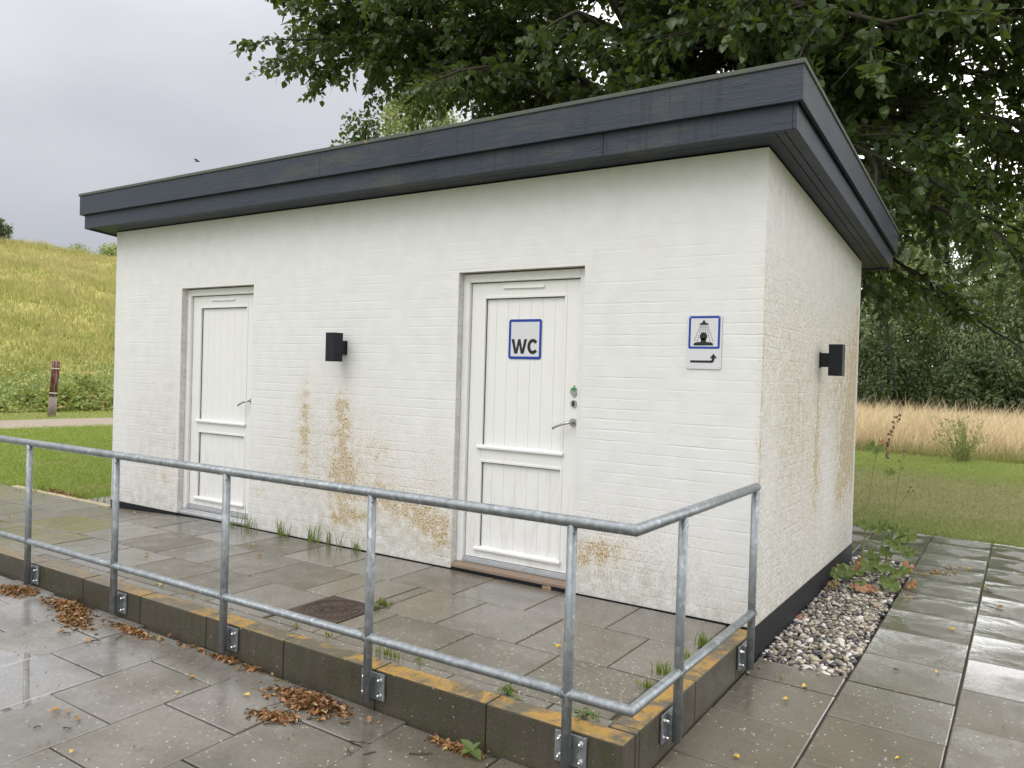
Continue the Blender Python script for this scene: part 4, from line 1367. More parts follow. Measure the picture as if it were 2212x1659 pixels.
for r_ in (.155, .058, .035, .018):
    mb.tube([(mx+r_*math.cos(2*PI*i/40), my+r_*math.sin(2*PI*i/40), zt) for i in range(41)], .0024, 6, False)
for i in range(20):
    an = 2*PI*i/20; c_, s_ = math.cos(an), math.sin(an)
    r0, r1 = (.065, .12) if i % 2 else (.065, .145)
    mb.tube([(mx+r0*c_, my+r0*s_, zt), (mx+r1*c_, my+r1*s_, zt)], .0026, 6)
mb.box(mx-.13, mx-.112, my-.012, my+.012, zt-.001, zt+.0015)
mb.build('round_lid', M_IRON, MC)

# ------------------------------------------------------------------ pebbles beside the wall
t_ = bmesh.new(); bmesh.ops.create_icosphere(t_, subdivisions=2, radius=1.0)
tv = np.array([v.co[:] for v in t_.verts]); tf = np.array([[v.index for v in f.verts] for f in t_.faces]); t_.free()
Vd = []; Fd = []; cnt = 0


def rotm(a, b, c):
    ca, sa, cb, sb, cc, s_c = math.cos(a), math.sin(a), math.cos(b), math.sin(b), math.cos(c), math.sin(c)
    return np.array([[ca*cc-sa*sb*s_c, -sa*cb, ca*s_c+sa*sb*cc], [sa*cc+ca*sb*s_c, ca*cb, sa*s_c-ca*sb*cc], [-cb*s_c, sb, cb*cc]])


def pebble(x, y, z, s):
    global cnt
    d = 1+0.16*np.sin(tv@rng.normal(0, 1.7, 3)+rng.uniform(0, 6))+0.09*np.sin(tv@rng.normal(0, 3.6, 3)+rng.uniform(0, 6))
    v = tv*d[:, None]*np.array([s, s*rng.uniform(.55, .9), s*rng.uniform(.38, .65)])
    v = v@rotm(rng.uniform(0, 6.3), rng.normal(0, .3), rng.normal(0, .3)).T
    Vd.append(v+np.array([x, y, z])); Fd.append(tf+cnt*len(tv)); cnt += 1


yy = 0.115
for layer in range(2):
    yy = 0.118
    while yy < 3.15:
        xx = 0.018
        while xx < GX-0.012:
            x = xx+rng.normal(0, .006); y = yy+rng.normal(0, .007)
            s = float(np.clip(rng.lognormal(math.log(.0155), .34), .007, .031))
            edge = min(1, min(x, GX-x)/.05)
            z = float(plane_z(x, y))-.026+layer*.015+rng.uniform(-.003, .006)+(.012*math.exp(-x/.15))
            pebble(min(max(x, .016), GX-.016), y, z, s)
            xx += .029 if layer == 0 else rng.uniform(.024, .044)
        yy += .026 if layer == 0 else .030
for p in ((.06, -.06, .011), (.029, -.176, .012), (.25, .07, .012), (.42, .09, .012), (.35, .055, .01)):
    pebble(p[0], p[1], float(plane_z(p[0], p[1]))+p[2]*.5, p[2])
tag(link('gravel', mesh_np('gravel', np.concatenate(Vd), np.concatenate(Fd), True), M_PEB), 'bed of mixed white, grey and brown pebbles along the black plinth of the side wall', 'gravel', kind='stuff')
sheet('gravel_bed', [(0.003, GX, 0.10, 3.16)], plane_z, M_SOIL, -0.036)

# chip of brick lying below the sill
mb = MB()
mb.hull8([(-1.40, -.005, -.012), (-1.33, -.012, -.012), (-1.325, .0, -.012), (-1.395, .0, -.012), (-1.395, -.006, .008), (-1.335, -.010, .012), (-1.33, -.001, .010), (-1.39, -.001, .006)], .003)
tag(mb.build('brick_chip', M_STONE), 'small tan chip of stone lying below the wooden sill of the nearer door', 'stone')

# ------------------------------------------------------------------ leaf and branch generators


def leaf_mesh(name, P, T, Nn, L, Wd, fold=0.15):
    """P base points, T unit directions, Nn unit normals, L lengths, Wd widths -> two quads per leaf"""
    P, T, Nn = map(np.asarray, (P, T, Nn))
    S_ = np.cross(T, Nn); S_ /= np.linalg.norm(S_, axis=1, keepdims=True)+1e-9
    Nn = np.cross(S_, T)
    L = np.asarray(L)[:, None]; Wd = np.asarray(Wd)[:, None]
    up_ = Nn*Wd*fold
    v = np.stack([P, P+T*L*.28+S_*Wd*.5+up_, P+T*L*.66+S_*Wd*.36+up_*.6-Nn*L*.05, P+T*L-Nn*L*.14, P+T*L*.66-S_*Wd*.36+up_*.6-Nn*L*.05, P+T*L*.28-S_*Wd*.5+up_], 1)
    n = len(P)
    b = (np.arange(n)*6)[:, None]
    F = np.concatenate([b+np.array([[0, 1, 2, 3]]), b+np.array([[0, 3, 4, 5]])], 1).reshape(-1, 4)
    return mesh_np(name, v.reshape(-1, 3), F, True)


def blades_mesh(name, P, H, Wd, lean, leandir=None):
    """grass blades: one triangle pair bent once (quad + tip as 2 quads degenerate-free)"""
    n = len(P)
    a = rng.uniform(0, 2*PI, n); d = np.stack([np.cos(a), np.sin(a), np.zeros(n)], 1)
    b = rng.uniform(0, 2*PI, n); l = np.stack([np.cos(b), np.sin(b), np.zeros(n)], 1)
    if leandir is not None: l = l*.6+np.array(leandir)*.8
    H = H[:, None]; Wd = Wd[:, None]
    m1 = P+np.array([0, 0, 1])*H*.55+l*lean*H*.25
    tip = P+np.array([0, 0, 1])*H+l*lean*H*.85
    v = np.stack([P-d*Wd*.5, P+d*Wd*.5, m1+d*Wd*.42, m1-d*Wd*.42, tip+d*Wd*.08, tip-d*Wd*.08], 1)
    bb = (np.arange(n)*6)[:, None]
    F = np.concatenate([bb+np.array([[0, 1, 2, 3]]), bb+np.array([[3, 2, 4, 5]])], 1).reshape(-1, 4)
    return mesh_np(name, v.reshape(-1, 3), F)


def tubes_mesh(name, lines, n=6):
    """lines = list of (points (k,3), radii (k,))"""
    V = []; F = []; base = 0
    ang = np.arange(n)*2*PI/n
    for pts, rad in lines:
        pts = np.asarray(pts, float); k_ = len(pts)
        t = np.gradient(pts, axis=0); t /= np.linalg.norm(t, axis=1, keepdims=True)+1e-9
        ref = np.where(np.abs(t[:, 2:3]) < .9, np.array([[0, 0, 1.]]), np.array([[1., 0, 0]]))
        a = np.cross(t, ref); a /= np.linalg.norm(a, axis=1, keepdims=True)+1e-9
        b = np.cross(t, a)
        ring = pts[:, None, :]+(a[:, None, :]*np.cos(ang)[None, :, None]+b[:, None, :]*np.sin(ang)[None, :, None])*np.asarray(rad)[:, None, None]
        V.append(ring.reshape(-1, 3))
        i = np.arange(k_-1)[:, None]; j = np.arange(n)[None, :]; j2 = (j+1) % n
        F.append((base+np.stack([i*n+j, i*n+j2, (i+1)*n+j2, (i+1)*n+j], -1)).reshape(-1, 4))
        base += k_*n
    return mesh_np(name, np.concatenate(V), np.concatenate(F), True)


def smooth_line(ctrl, n):
    ctrl = np.asarray(ctrl, float)
    t = np.linspace(0, len(ctrl)-1, n)
    out = []
    for q_ in t:
        i = min(int(q_), len(ctrl)-2); f = q_-i
        p0 = ctrl[max(i-1, 0)]; p1 = ctrl[i]; p2 = ctrl[i+1]; p3 = ctrl[min(i+2, len(ctrl)-1)]
        out.append(.5*((2*p1)+(-p0+p2)*f+(2*p0-5*p1+4*p2-p3)*f*f+(-p0+3*p1-3*p2+p3)*f**3))
    return np.array(out)


def unit(v):
    v = np.asarray(v, float)
    return v/(np.linalg.norm(v)+1e-9)


def big_tree():
    root = empty('lime_tree', (-3.7, 6.4, -.1), 'huge spreading dark green tree standing behind the white building, branches over its roof', 'tree')
    base = np.array([-3.7, 6.4, 0])
    lines = []
    trunk = smooth_line([base+[0, 0, -.15], base+[.03, 0, 1.5], base+[-.02, .03, 4], base+[.08, .08, 7], base+[.2, .1, 10], base+[.25, .2, 12.5]], 26)
    lines.append((trunk, np.interp(np.linspace(0, 1, 26), [0, .08, .4, .8, 1], [.48, .36, .31, .16, .04])))
    limbs = []

    def limb(z0, tip, r0, rise=.8, wig=.35):
        tip = np.array(tip, float)
        s_ = np.array([base[0], base[1], z0])
        mid1 = s_+(tip-s_)*.33+np.array([rng.normal(0, wig), rng.normal(0, wig), rise])
        mid2 = s_+(tip-s_)*.68+np.array([rng.normal(0, wig), rng.normal(0, wig), rise*.9])
        ln = smooth_line([s_, mid1, mid2, tip], 18)
        limbs.append((ln, r0))
        lines.append((ln, np.linspace(r0, .012, 18)))
    # left side, reaching over the building
    limb(4.8, (-8.0, 4.0, 6.45), .13, .5); limb(4.9, (-7.9, 3.8, 7.1), .14, .6); limb(4.9, (-8.0, 4.4, 6.25), .11, .5); limb(5.1, (-7.6, 4.0, 6.9), .11, .5); limb(5.1, (-7.9, 4.9, 6.7), .11, .5)
    limb(5.5, (-7.6, 4.4, 7.9), .13, .9); limb(4.3, (-6.0, 4.4, 5.7), .10, .25); limb(5.0, (-6.6, 3.4, 6.6), .10, .5)
    limb(5.9, (-7.5, 5.6, 8.9), .13, 1.0); limb(6.2, (-5.5, 2.9, 7.6), .10, .9)
    # middle, towards and above the camera side
    limb(4.2, (-4.5, 3.4, 5.2), .09, .4); limb(4.8, (-3.0, 3.1, 5.4), .10, .7); limb(5.4, (-4.0, 2.9, 6.5), .10, .9); limb(3.9, (-2.4, 4.0, 4.6), .09, .4)
    limb(5.6, (-2.0, 2.8, 6.6), .10, .9); limb(3.6, (-1.2, 3.9, 4.1), .09, .6); limb(4.0, (-5.0, 4.4, 4.7), .06, .4)
    # right side, low sweeping limbs
    limb(3.5, (.9, 4.4, 2.95), .11, 1.1); limb(3.8, (.2, 4.0, 3.5), .11, .9); limb(4.2, (2.0, 4.4, 3.6), .12, 1.0); limb(4.8, (.2, 3.2, 4.6), .11, .9)
    limb(3.4, (-.3, 5.2, 2.55), .08, .9); limb(5.2, (1.7, 3.4, 4.9), .12, 1.0); limb(5.8, (.6, 3.0, 6.0), .11, 1.0); limb(4.0, (2.3, 6.0, 3.0), .11, 1.2); limb(4.6, (3.0, 5.2, 4.9), .12, .9)
    limb(3.3, (.4, 6.9, 2.5), .09, .9); limb(6.3, (2.4, 4.4, 6.6), .12, 1.0); limb(3.7, (1.4, 5.3, 2.6), .10, 1.1); limb(4.4, (-1.1, 3.2, 4.9), .09, .7)
    limb(5.2, (3.0, 4.0, 5.7), .10, .8); limb(5.0, (1.2, 4.3, 5.3), .10, .8); limb(5.6, (2.3, 5.0, 6.0), .10, .8); limb(6.0, (3.4, 5.8, 6.6), .10, .8); limb(6.4, (1.4, 5.2, 7.2), .10, .8); limb(4.9, (2.6, 6.2, 4.4), .10, .8); limb(4.6, (.3, 8.4, 4.6), .10, .8); limb(5.6, (1.6, 7.6, 6.0), .10, .8); limb(6.6, (.4, 7.8, 7.4), .10, .8); limb(4.2, (2.8, 7.4, 4.6), .10, 1.1); limb(5.0, (3.6, 7.0, 5.6), .10, .8); limb(3.6, (-1.0, 7.6, 3.4), .09, .6); limb(5.0, (1.3, 7.8, 4.4), .1, 1.0)
    # far side and crown
    for i in range(9):
        an = 2*PI*i/9+.4; rr = 4.6+rng.uniform(-.6, .8); zz = 5.0+rng.uniform(0, 4.2)
        if math.sin(an) < -.55 and zz < 7: zz += 2.0
        limb(zz, (base[0]+rr*math.cos(an), base[1]+rr*math.sin(an), zz+rng.uniform(.2, 2.0)), .10, .7)
    for i in range(6):
        an = 2*PI*i/6; limb(9+.3*i, (base[0]+2.6*math.cos(an), base[1]+2.6*math.sin(an), 11.5+rng.uniform(-.5, .8)), .07, .5)
    LP = []; LT = []; LN = []; LL = []
    twl = []
    for li_, (ln, r0) in enumerate(limbs):
        thin = 1.25 if li_ < 6 else (.62 if li_ < 18 else 1.12)
        n = len(ln); length = np.linalg.norm(ln[-1]-ln[0])
        ns = int(4+length*3.0*thin)
        for s_ in range(ns):
            t = .16+.84*(s_+rng.uniform(0, 1))/ns
            i = min(int(t*(n-1)), n-2); p = ln[i]+(ln[i+1]-ln[i])*(t*(n-1)-i)
            d = unit(ln[i+1]-ln[i])
            sgn = 1 if s_ % 2 else -1
            an = sgn*rng.uniform(.5, 1.25) if s_ < ns-1 else 0
            dh = np.array([d[0]*math.cos(an)-d[1]*math.sin(an), d[0]*math.sin(an)+d[1]*math.cos(an), d[2]*.5+rng.normal(-.02, .22)])
            dh = unit(dh)
            sl_ = rng.uniform(.8, 1.75)*(1.15-.35*t)
            pts = [p]; q_ = p.copy(); dd = dh.copy(); m_s = 8
            for k_ in range(m_s):
                dd = unit(dd+rng.normal(0, .11, 3)+np.array([0, 0, -.045])); q_ = q_+dd*sl_/m_s; pts.append(q_.copy())
            pts = np.array(pts)
            lines.append((pts, np.linspace(.022, .004, len(pts))))
            ntw = max(4, int(sl_/.085))
            for w_ in range(ntw):
                tt = .12+.88*(w_+rng.uniform(0, 1))/ntw
                ii = min(int(tt*(len(pts)-1)), len(pts)-2); pp = pts[ii]+(pts[ii+1]-pts[ii])*(tt*(len(pts)-1)-ii)
                td = unit(unit(pts[ii+1]-pts[ii])+rng.normal(0, .75, 3)*np.array([1, 1, .6])+np.array([0, 0, -.10]))
                tl = rng.uniform(.22, .48)
                end = pp+td*tl+np.array([0, 0, -.06])
                twl.append((np.array([pp, (pp+end)/2+[0, 0, .015], end]), [.004, .003, .0015]))
                nl = int(tl/.036)
                if rng.uniform() < .16: nl = 0
                for l_ in range(nl):
                    f = (l_+.6)/nl
                    lp = pp+(end-pp)*f
                    lt = unit(td*.5+rng.normal(0, .55, 3)+np.array([0, 0, -.32]))
                    lnn = unit(rng.normal(0, .45, 3)+np.array([0, 0, 1.0]))
                    LP.append(lp+lt*.02); LT.append(lt); LN.append(lnn); LL.append(rng.uniform(.072, .122))
    LL = np.array(LL)
    # keep the foliage clear of the roof and the wall
    LPn = np.array(LP)
    keep = ~((LPn[:, 0] < .35) & (LPn[:, 0] > -6.95) & (LPn[:, 1] < 3.5) & (LPn[:, 2] < 3.2)) & (LPn[:, 2] > 2.15)
    print('lime leaves', len(LL), keep.sum())
    link('trunk', tubes_mesh('trunk', lines, 8), M_BARK, root)
    tw = link('twigs', tubes_mesh('twigs', twl, 4), M_BARK, root)
    link('crown', leaf_mesh('crown', LPn[keep], np.array(LT)[keep], np.array(LN)[keep], LL[keep], LL[keep]*.82), M_LINDEN, root)


big_tree()


def clump_tree(name, loc, h, R, nl, lsize, asp, mat, label, cat='tree', group=None, zlow=.12, droop=.4, nclump=60, clr=.85, trunk_r=.18, sparse=1.0):
    x, y = loc; z = float(land(x, y))
    root = empty(name, (x, y, z), label, cat, group)
    base = np.array([x, y, z])
    lines = []
    tr = smooth_line([base+[0, 0, -.1], base+[.1, .05, h*.35], base+[-.1, .1, h*.7], base+[.05, 0, h*.97]], 14)
    lines.append((tr, np.linspace(trunk_r, .02, 14)))
    P = []; T = []; Nn = []; L = []
    for c in range(nclump):
        t = zlow+(1-zlow)*((c+.5)/nclump)
        prof = math.sin(PI*min(1, (t-zlow*.6)/(1.02-zlow*.6)*.82+.16))
        an = c*2.399+rng.normal(0, .3); rr = R*prof*rng.uniform(.35, 1.0)
        cc = base+np.array([rr*math.cos(an), rr*math.sin(an), h*t])
        i = min(13, max(0, int((t-.12)*13)))
        s_ = tr[i]
        ln = smooth_line([s_, (s_+cc)/2+[0, 0, .3], cc], 6)
        lines.append((ln, np.linspace(trunk_r*.28*(1.1-t), .008, 6)))
        k_ = int(nl/nclump*rng.uniform(.6, 1.4)*(1 if rng.uniform() > .06 else .3))
        d = rng.normal(0, 1, (k_, 3)); d /= np.linalg.norm(d, axis=1, keepdims=True)
        rad = rng.uniform(.25, 1, k_)**.6*clr*rng.uniform(.75, 1.2)
        q_ = cc+d*rad[:, None]*np.array([1, 1, .78])
        q_[:, 2] -= droop*rng.uniform(0, 1, k_)**2*clr
        P.append(q_)
        t_ = d*.6+rng.normal(0, .5, (k_, 3))+np.array([0, 0, -droop*1.3])
        T.append(t_/np.linalg.norm(t_, axis=1, keepdims=True))
        n_ = d*.6+rng.normal(0, .5, (k_, 3))+np.array([0, 0, .6])
        Nn.append(n_/np.linalg.norm(n_, axis=1, keepdims=True))
        L.append(rng.uniform(.7, 1.3, k_)*lsize)
    P = np.concatenate(P); ok = P[:, 2] > z+.05
    T = np.concatenate(T)[ok]; Nn = np.concatenate(Nn)[ok]; L = np.concatenate(L)[ok]; P = P[ok]
    link('trunk', tubes_mesh('trunk', lines, 6), M_BARK, root)
    link('crown', leaf_mesh('crown', P, T, Nn, L, L*asp), mat, root)
    return root


# trees and bushes closing the view beyond the dry meadow on the right
TG = 'trees beyond the dry meadow'
clump_tree('willow_tree', (-9.2, 29.0), 10.5, 3.2, 15000, .19, .34, M_WILLOW, 'tall willow at the hidden end of the row beyond the dry meadow, behind the building', group=TG, zlow=.06)
clump_tree('willow_tree', (-4.6, 28.2), 9.4, 2.9, 30000, .16, .34, M_WILLOW, 'willow beyond the dry meadow just right of the side wall lamp', group=TG, zlow=.05, nclump=75)
clump_tree('willow_tree', (-1.5, 30.0), 10.5, 3.0, 30000, .16, .34, M_WILLOW, 'taller grey-green willow in the middle of the row beyond the dry meadow', group=TG, zlow=.05, nclump=75)
clump_tree('willow_tree', (1.9, 28.4), 8.2, 2.8, 26000, .16, .36, M_WILLOW, 'willow nearest the right edge of the photo beyond the dry meadow', group=TG, zlow=.05, nclump=75)
clump_tree('willow_tree', (6.4, 29.5), 9.5, 3.3, 11000, .2, .36, M_WILLOW, 'willow standing outside the right edge beyond the dry meadow', group=TG, zlow=.05)
clump_tree('pine_tree', (-2.9, 37.0), 13.0, 3.0, 9000, .24, .25, M_DKLEAF, 'dark slim tree rising behind the willows beyond the meadow', zlow=.2, droop=.1)
clump_tree('pine_tree', (2.2, 38.0), 12.0, 3.4, 9000, .24, .25, M_DKLEAF, 'dark tree behind the willows near the right edge of the photo', zlow=.2, droop=.1)
BG = 'dark bushes under the willows'
clump_tree('bush', (-6.2, 26.0), 2.6, 1.8, 6000, .15, .5, M_DKLEAF, 'dark bush under the willows, partly hidden by the side wall', 'bush', BG, zlow=.1, nclump=30, clr=.6, trunk_r=.05)
clump_tree('bush', (-3.0, 26.3), 2.9, 1.8, 7000, .15, .45, M_DKLEAF, 'dark bush at the meadow edge below the gap between two willows', 'bush', BG, zlow=.1, nclump=30, clr=.6, trunk_r=.05)
clump_tree('bush', (-.2, 25.8), 2.4, 1.7, 7000, .15, .5, M_DKLEAF, 'low dark bush with shadowy hollow at the right of the meadow edge', 'bush', BG, zlow=.1, nclump=30, clr=.6, trunk_r=.05)
clump_tree('bush', (2.4, 25.6), 3.0, 1.5, 7000, .14, .5, M_WILLOW, 'rounded grey-green bush at the meadow edge by the right border of the photo', 'bush', zlow=.1, nclump=34, clr=.6, trunk_r=.05)
clump_tree('bush', (5.2, 26.2), 2.9, 2.0, 6000, .15, .5, M_DKLEAF, 'dark bush outside the right border beyond the meadow', 'bush', BG, zlow=.1, nclump=30, clr=.6, trunk_r=.05)
def wood_pts(n):
    x = rng.uniform(-16, 13, n); y = rng.uniform(35, 40, n)
    top = 8.2+1.8*np.sin(x*.9)+1.0*np.sin(x*2.3+1)+.6*np.sin(x*5+y)
    z = rng.uniform(0, 1, n)**.9*top
    return np.stack([x, y, land(x, y)+z], 1)


def leafmass(name, n, fn, lsize, asp, mat, label, cat):
    P = fn(n)
    k_ = len(P)
    T = rng.normal(0, .7, (k_, 3))+np.array([0, 0, -.1]); T /= np.linalg.norm(T, axis=1, keepdims=True)
    Nn = rng.normal(0, .6, (k_, 3))+np.array([.25, -.3, .8]); Nn /= np.linalg.norm(Nn, axis=1, keepdims=True)
    L = rng.uniform(.6, 1.3, k_)*lsize
    return tag(link(name, leaf_mesh(name, P, T, Nn, L, L*asp), mat), label, cat, kind='stuff')


leafmass('far_wood', 34000, wood_pts, .34, .7, M_DKLEAF, 'dark mass of far wood closing the view behind the willows', 'wood')
# pale birch seen over the roof
clump_tree('birch_tree', (-15.1, 14.6), 10.6, 2.7, 17000, .10, .8, M_BIRCH, 'pale yellow-green birch showing over the roof under the dark branches', zlow=.3, droop=.5, nclump=60, clr=.6, trunk_r=.12)
clump_tree('birch_tree', (-12.4, 16.4), 9.9, 1.7, 9000, .10, .8, M_BIRCH, 'smaller pale birch right of the first one over the roof', zlow=.3, droop=.5, nclump=36, clr=.5, trunk_r=.1)
clump_tree('young_tree', (-9.3, 6.3), 6.1, 1.3, 4200, .085, .8, M_LINDEN, 'small dark leafy tree top just above the roof edge at left of the birch', zlow=.35, droop=.3, nclump=26, clr=.42, trunk_r=.07)

# ------------------------------------------------------------------ grasses


def scatter(n, x0, x1, y0, y1, mask=None, zf=land):
    P = np.stack([rng.uniform(x0, x1, n), rng.uniform(y0, y1, n)], 1)
    if mask is not None: P = P[mask(P[:, 0], P[:, 1])]
    z = zf(P[:, 0], P[:, 1])
    return np.stack([P[:, 0], P[:, 1], z-.006], 1)


def clumpy(P, scale, keep):
    v = np.sin(P[:, 0]*scale+np.sin(P[:, 1]*scale*1.7)*1.5)*np.cos(P[:, 1]*scale*1.2+np.sin(P[:, 0]*scale*.8))
    return rng.uniform(-1, 1, len(P)) < v+keep


# right lawn
P = scatter(150000, -3.5, 4.2, 4.68, 12.9, lambda x, y: (y < 12.8) & (x > -.36*(y-4.6)-1.6))
n = len(P); Hh = rng.uniform(.018, .042, n)*(1+.6*np.clip((P[:, 1]-10)/2, 0, 1))
tag(link('lawn_grass', blades_mesh('lawn_grass', P, Hh, rng.uniform(.004, .007, n)*(1+(P[:, 1]-4)/9), .9), M_BL_R), 'mown patchy grass between the side path and the dry meadow', 'grass', kind='stuff')
# left lawn
def inleft(x, y): return (~paved(x, y)) & (x > -15.55+(y-2.85)*.30) & (y < 6.5+(-7-x)*.1) & (y > -.9)
P = scatter(190000, -15.6, -6.6, -.9, 6.5, inleft)
n = len(P); Hh = rng.uniform(.02, .05, n)
tag(link('lawn_grass', blades_mesh('lawn_grass', P, Hh, rng.uniform(.005, .009, n), .9), M_BL_L), 'green lawn between the ramp and the gravel path at the left', 'grass', kind='stuff')
# strip beyond the path and hill grass
def inhill(x, y):
    return (x < -17.9+(y-2.85)*.30) & (hill(x, y) < 20)
P = scatter(230000, -60, -16, -4, 36, inhill)
dcam = np.hypot(P[:, 0]-1.27, P[:, 1]+4.5)
an = np.degrees(np.arctan2(P[:, 1]+4.5, -(P[:, 0]-1.27)))
P = P[(an > 15) & (an < 38)]
hz = P[:, 2]
strip = hill(P[:, 0], P[:, 1]) < .25
n = len(P)
cl_ = .75+.35*np.sin(P[:, 0]*1.1+np.sin(P[:, 1]*.9)*2)*np.cos(P[:, 1]*1.4+P[:, 0]*.3)
Hh = np.where(strip, rng.uniform(.04, .09, n), rng.uniform(.16, .42, n)*cl_*np.where(rng.uniform(0, 1, n) < .02, 1.9, 1))
tag(link('hill_grass', blades_mesh('hill_grass', P, Hh, np.where(strip, .014, rng.uniform(.018, .045, n)), .8, (.55, -.45, 0)), M_BL_H), 'long yellow-green windswept grass covering the hill', 'grass', kind='stuff')
# dry meadow
P = scatter(120000, -10, 7.5, 12.7, 24.8, lambda x, y: (rng.uniform(0, 1, len(x)) < np.exp(-(y-12.7)/7)*.9+.22))
n = len(P)
edge = np.clip((P[:, 1]-12.7+rng.normal(0, .35, n))/1.4, .22, 1)
Hh = rng.uniform(.45, .95, n)*edge*np.where(rng.uniform(0, 1, n) < .07, 1.38, 1)*(.80+.16*np.sin(P[:, 0]*1.7+P[:, 1])*np.cos(P[:, 1]*2.1))
tag(link('meadow_grass', blades_mesh('meadow_grass', P, Hh, rng.uniform(.009, .018, n), .75, (.3, .1, 0)), M_BL_M), 'tall straw-coloured dry meadow grass in front of the willows', 'grass', kind='stuff')

# weeds and brambles at the foot of the hill


def leafmass(name, n, fn, lsize, asp, mat, label, cat):
    P = fn(n)
    k_ = len(P)
    T = rng.normal(0, .7, (k_, 3))+np.array([0, 0, -.1]); T /= np.linalg.norm(T, axis=1, keepdims=True)
    Nn = rng.normal(0, .6, (k_, 3))+np.array([.25, -.3, .8]); Nn /= np.linalg.norm(Nn, axis=1, keepdims=True)
    L = rng.uniform(.6, 1.3, k_)*lsize
    return tag(link(name, leaf_mesh(name, P, T, Nn, L, L*asp), mat), label, cat, kind='stuff')


def bramble_pts(n):
    y = rng.uniform(-2, 15, n); d = rng.uniform(0, 1, n)
    x = -20.3+(y-4)*.42-d*2.6
    bumpy = .52+.30*np.sin(y*2.3+x)+.16*np.sin(y*5.1+1)+.1*np.sin(x*4+y*3)
    prof = np.sin(np.clip(d*1.3+.1, 0, 1)*PI/2)
    h = rng.uniform(0, 1, n)**.5*bumpy*prof*.95
    return np.stack([x, y, land(x, y)+h], 1)


def weed_pts(n):
    y = rng.uniform(-2, 16, n); d = rng.uniform(0, 1, n)**1.2
    x = -22.3+(y-4)*.42-d*6.0
    cl_ = .5+.5*np.sin(y*1.3+x*.9)*np.cos(x*1.7-y*.6)
    h = rng.uniform(0, 1, n)**.6*(.3+.75*cl_)*(1.0-.55*d)
    keep = rng.uniform(0, 1, n) < (1-.75*d)*(.45+.55*cl_)
    return np.stack([x, y, land(x, y)+h], 1)[keep]


leafmass('bramble_thicket', 26000, bramble_pts, .115, .75, M_BRAMBLE, 'low tangle of brambles with reddish leaves beyond the gravel path', 'brambles')
leafmass('nettle_patch', 42000, weed_pts, .10, .5, M_NETTLE, 'grey-green nettles and weeds on the lower slope of the hill', 'weeds')


def small_bush(name, loc, h, R, n, ls, mat, label, cat='bush', nclump=16):
    return clump_tree(name, loc, h, R, n, ls, .6, mat, label, cat, zlow=.12, droop=.15, nclump=nclump, clr=R*.42, trunk_r=.03)


small_bush('bush', (-48.9, 17.1), 1.25, .8, 2200, .13, M_DKLEAF, 'dark rounded bush on the crest of the hill at the far left')
small_bush('bush', (-48.4, 23.9), .8, 1.0, 1500, .12, M_NETTLE, 'low yellowish bush on the hill crest beside the left wall of the building')
for (x, y) in ((-38.4, 15.9), (-38.0, 16.4), (-37.6, 17.0)):
    pass
small_bush('bush', (-48.2, 21.6), .5, .9, 350, .10, M_NETTLE, 'sparse tall weeds on the hill crest between the two bushes', 'weeds')
small_bush('shrub', (-18.4, 2.2), 2.3, .9, 1500, .12, M_NETTLE, 'leafy green shrub cut by the left photo edge at the hill foot', 'shrub')

# shrub standing in front of the meadow
sx, sy_ = .26, 12.45
sh = empty('meadow_shrub', (sx, sy_, float(land(sx, sy_))), 'upright branching green weed at the edge of the dry meadow', 'shrub')
ln = []; LP = []; LT = []; LN = []
for i in range(30):
    an = rng.uniform(0, 2*PI); sp = rng.uniform(.05, .55); hh = rng.uniform(.5, 1.0)*(1-sp*.25)
    b0 = np.array([sx+rng.normal(0, .07), sy_+rng.normal(0, .07), float(land(sx, sy_))])
    e = b0+np.array([sp*math.cos(an), sp*math.sin(an)*.8, hh])
    pts = smooth_line([b0, (b0+e)/2+[0, 0, .08], e], 6); ln.append((pts, np.linspace(.006, .002, 6)))
    for k_ in range(26):
        f = rng.uniform(.1, 1)**.9; p = b0+(e-b0)*f; LP.append(p+rng.normal(0, .03, 3)); LT.append(unit(rng.normal(0, .6, 3)+[0, 0, .5])); LN.append(unit(rng.normal(0, 1, 3)))
link('stems', tubes_mesh('stems', ln, 5), M_MSTEM, sh)
L = rng.uniform(.03, .075, len(LP))
link('leaves', leaf_mesh('leaves', LP, LT, LN, L, L*.35), M_NETTLE, sh)

# ------------------------------------------------------------------ tufts of grass growing from joints


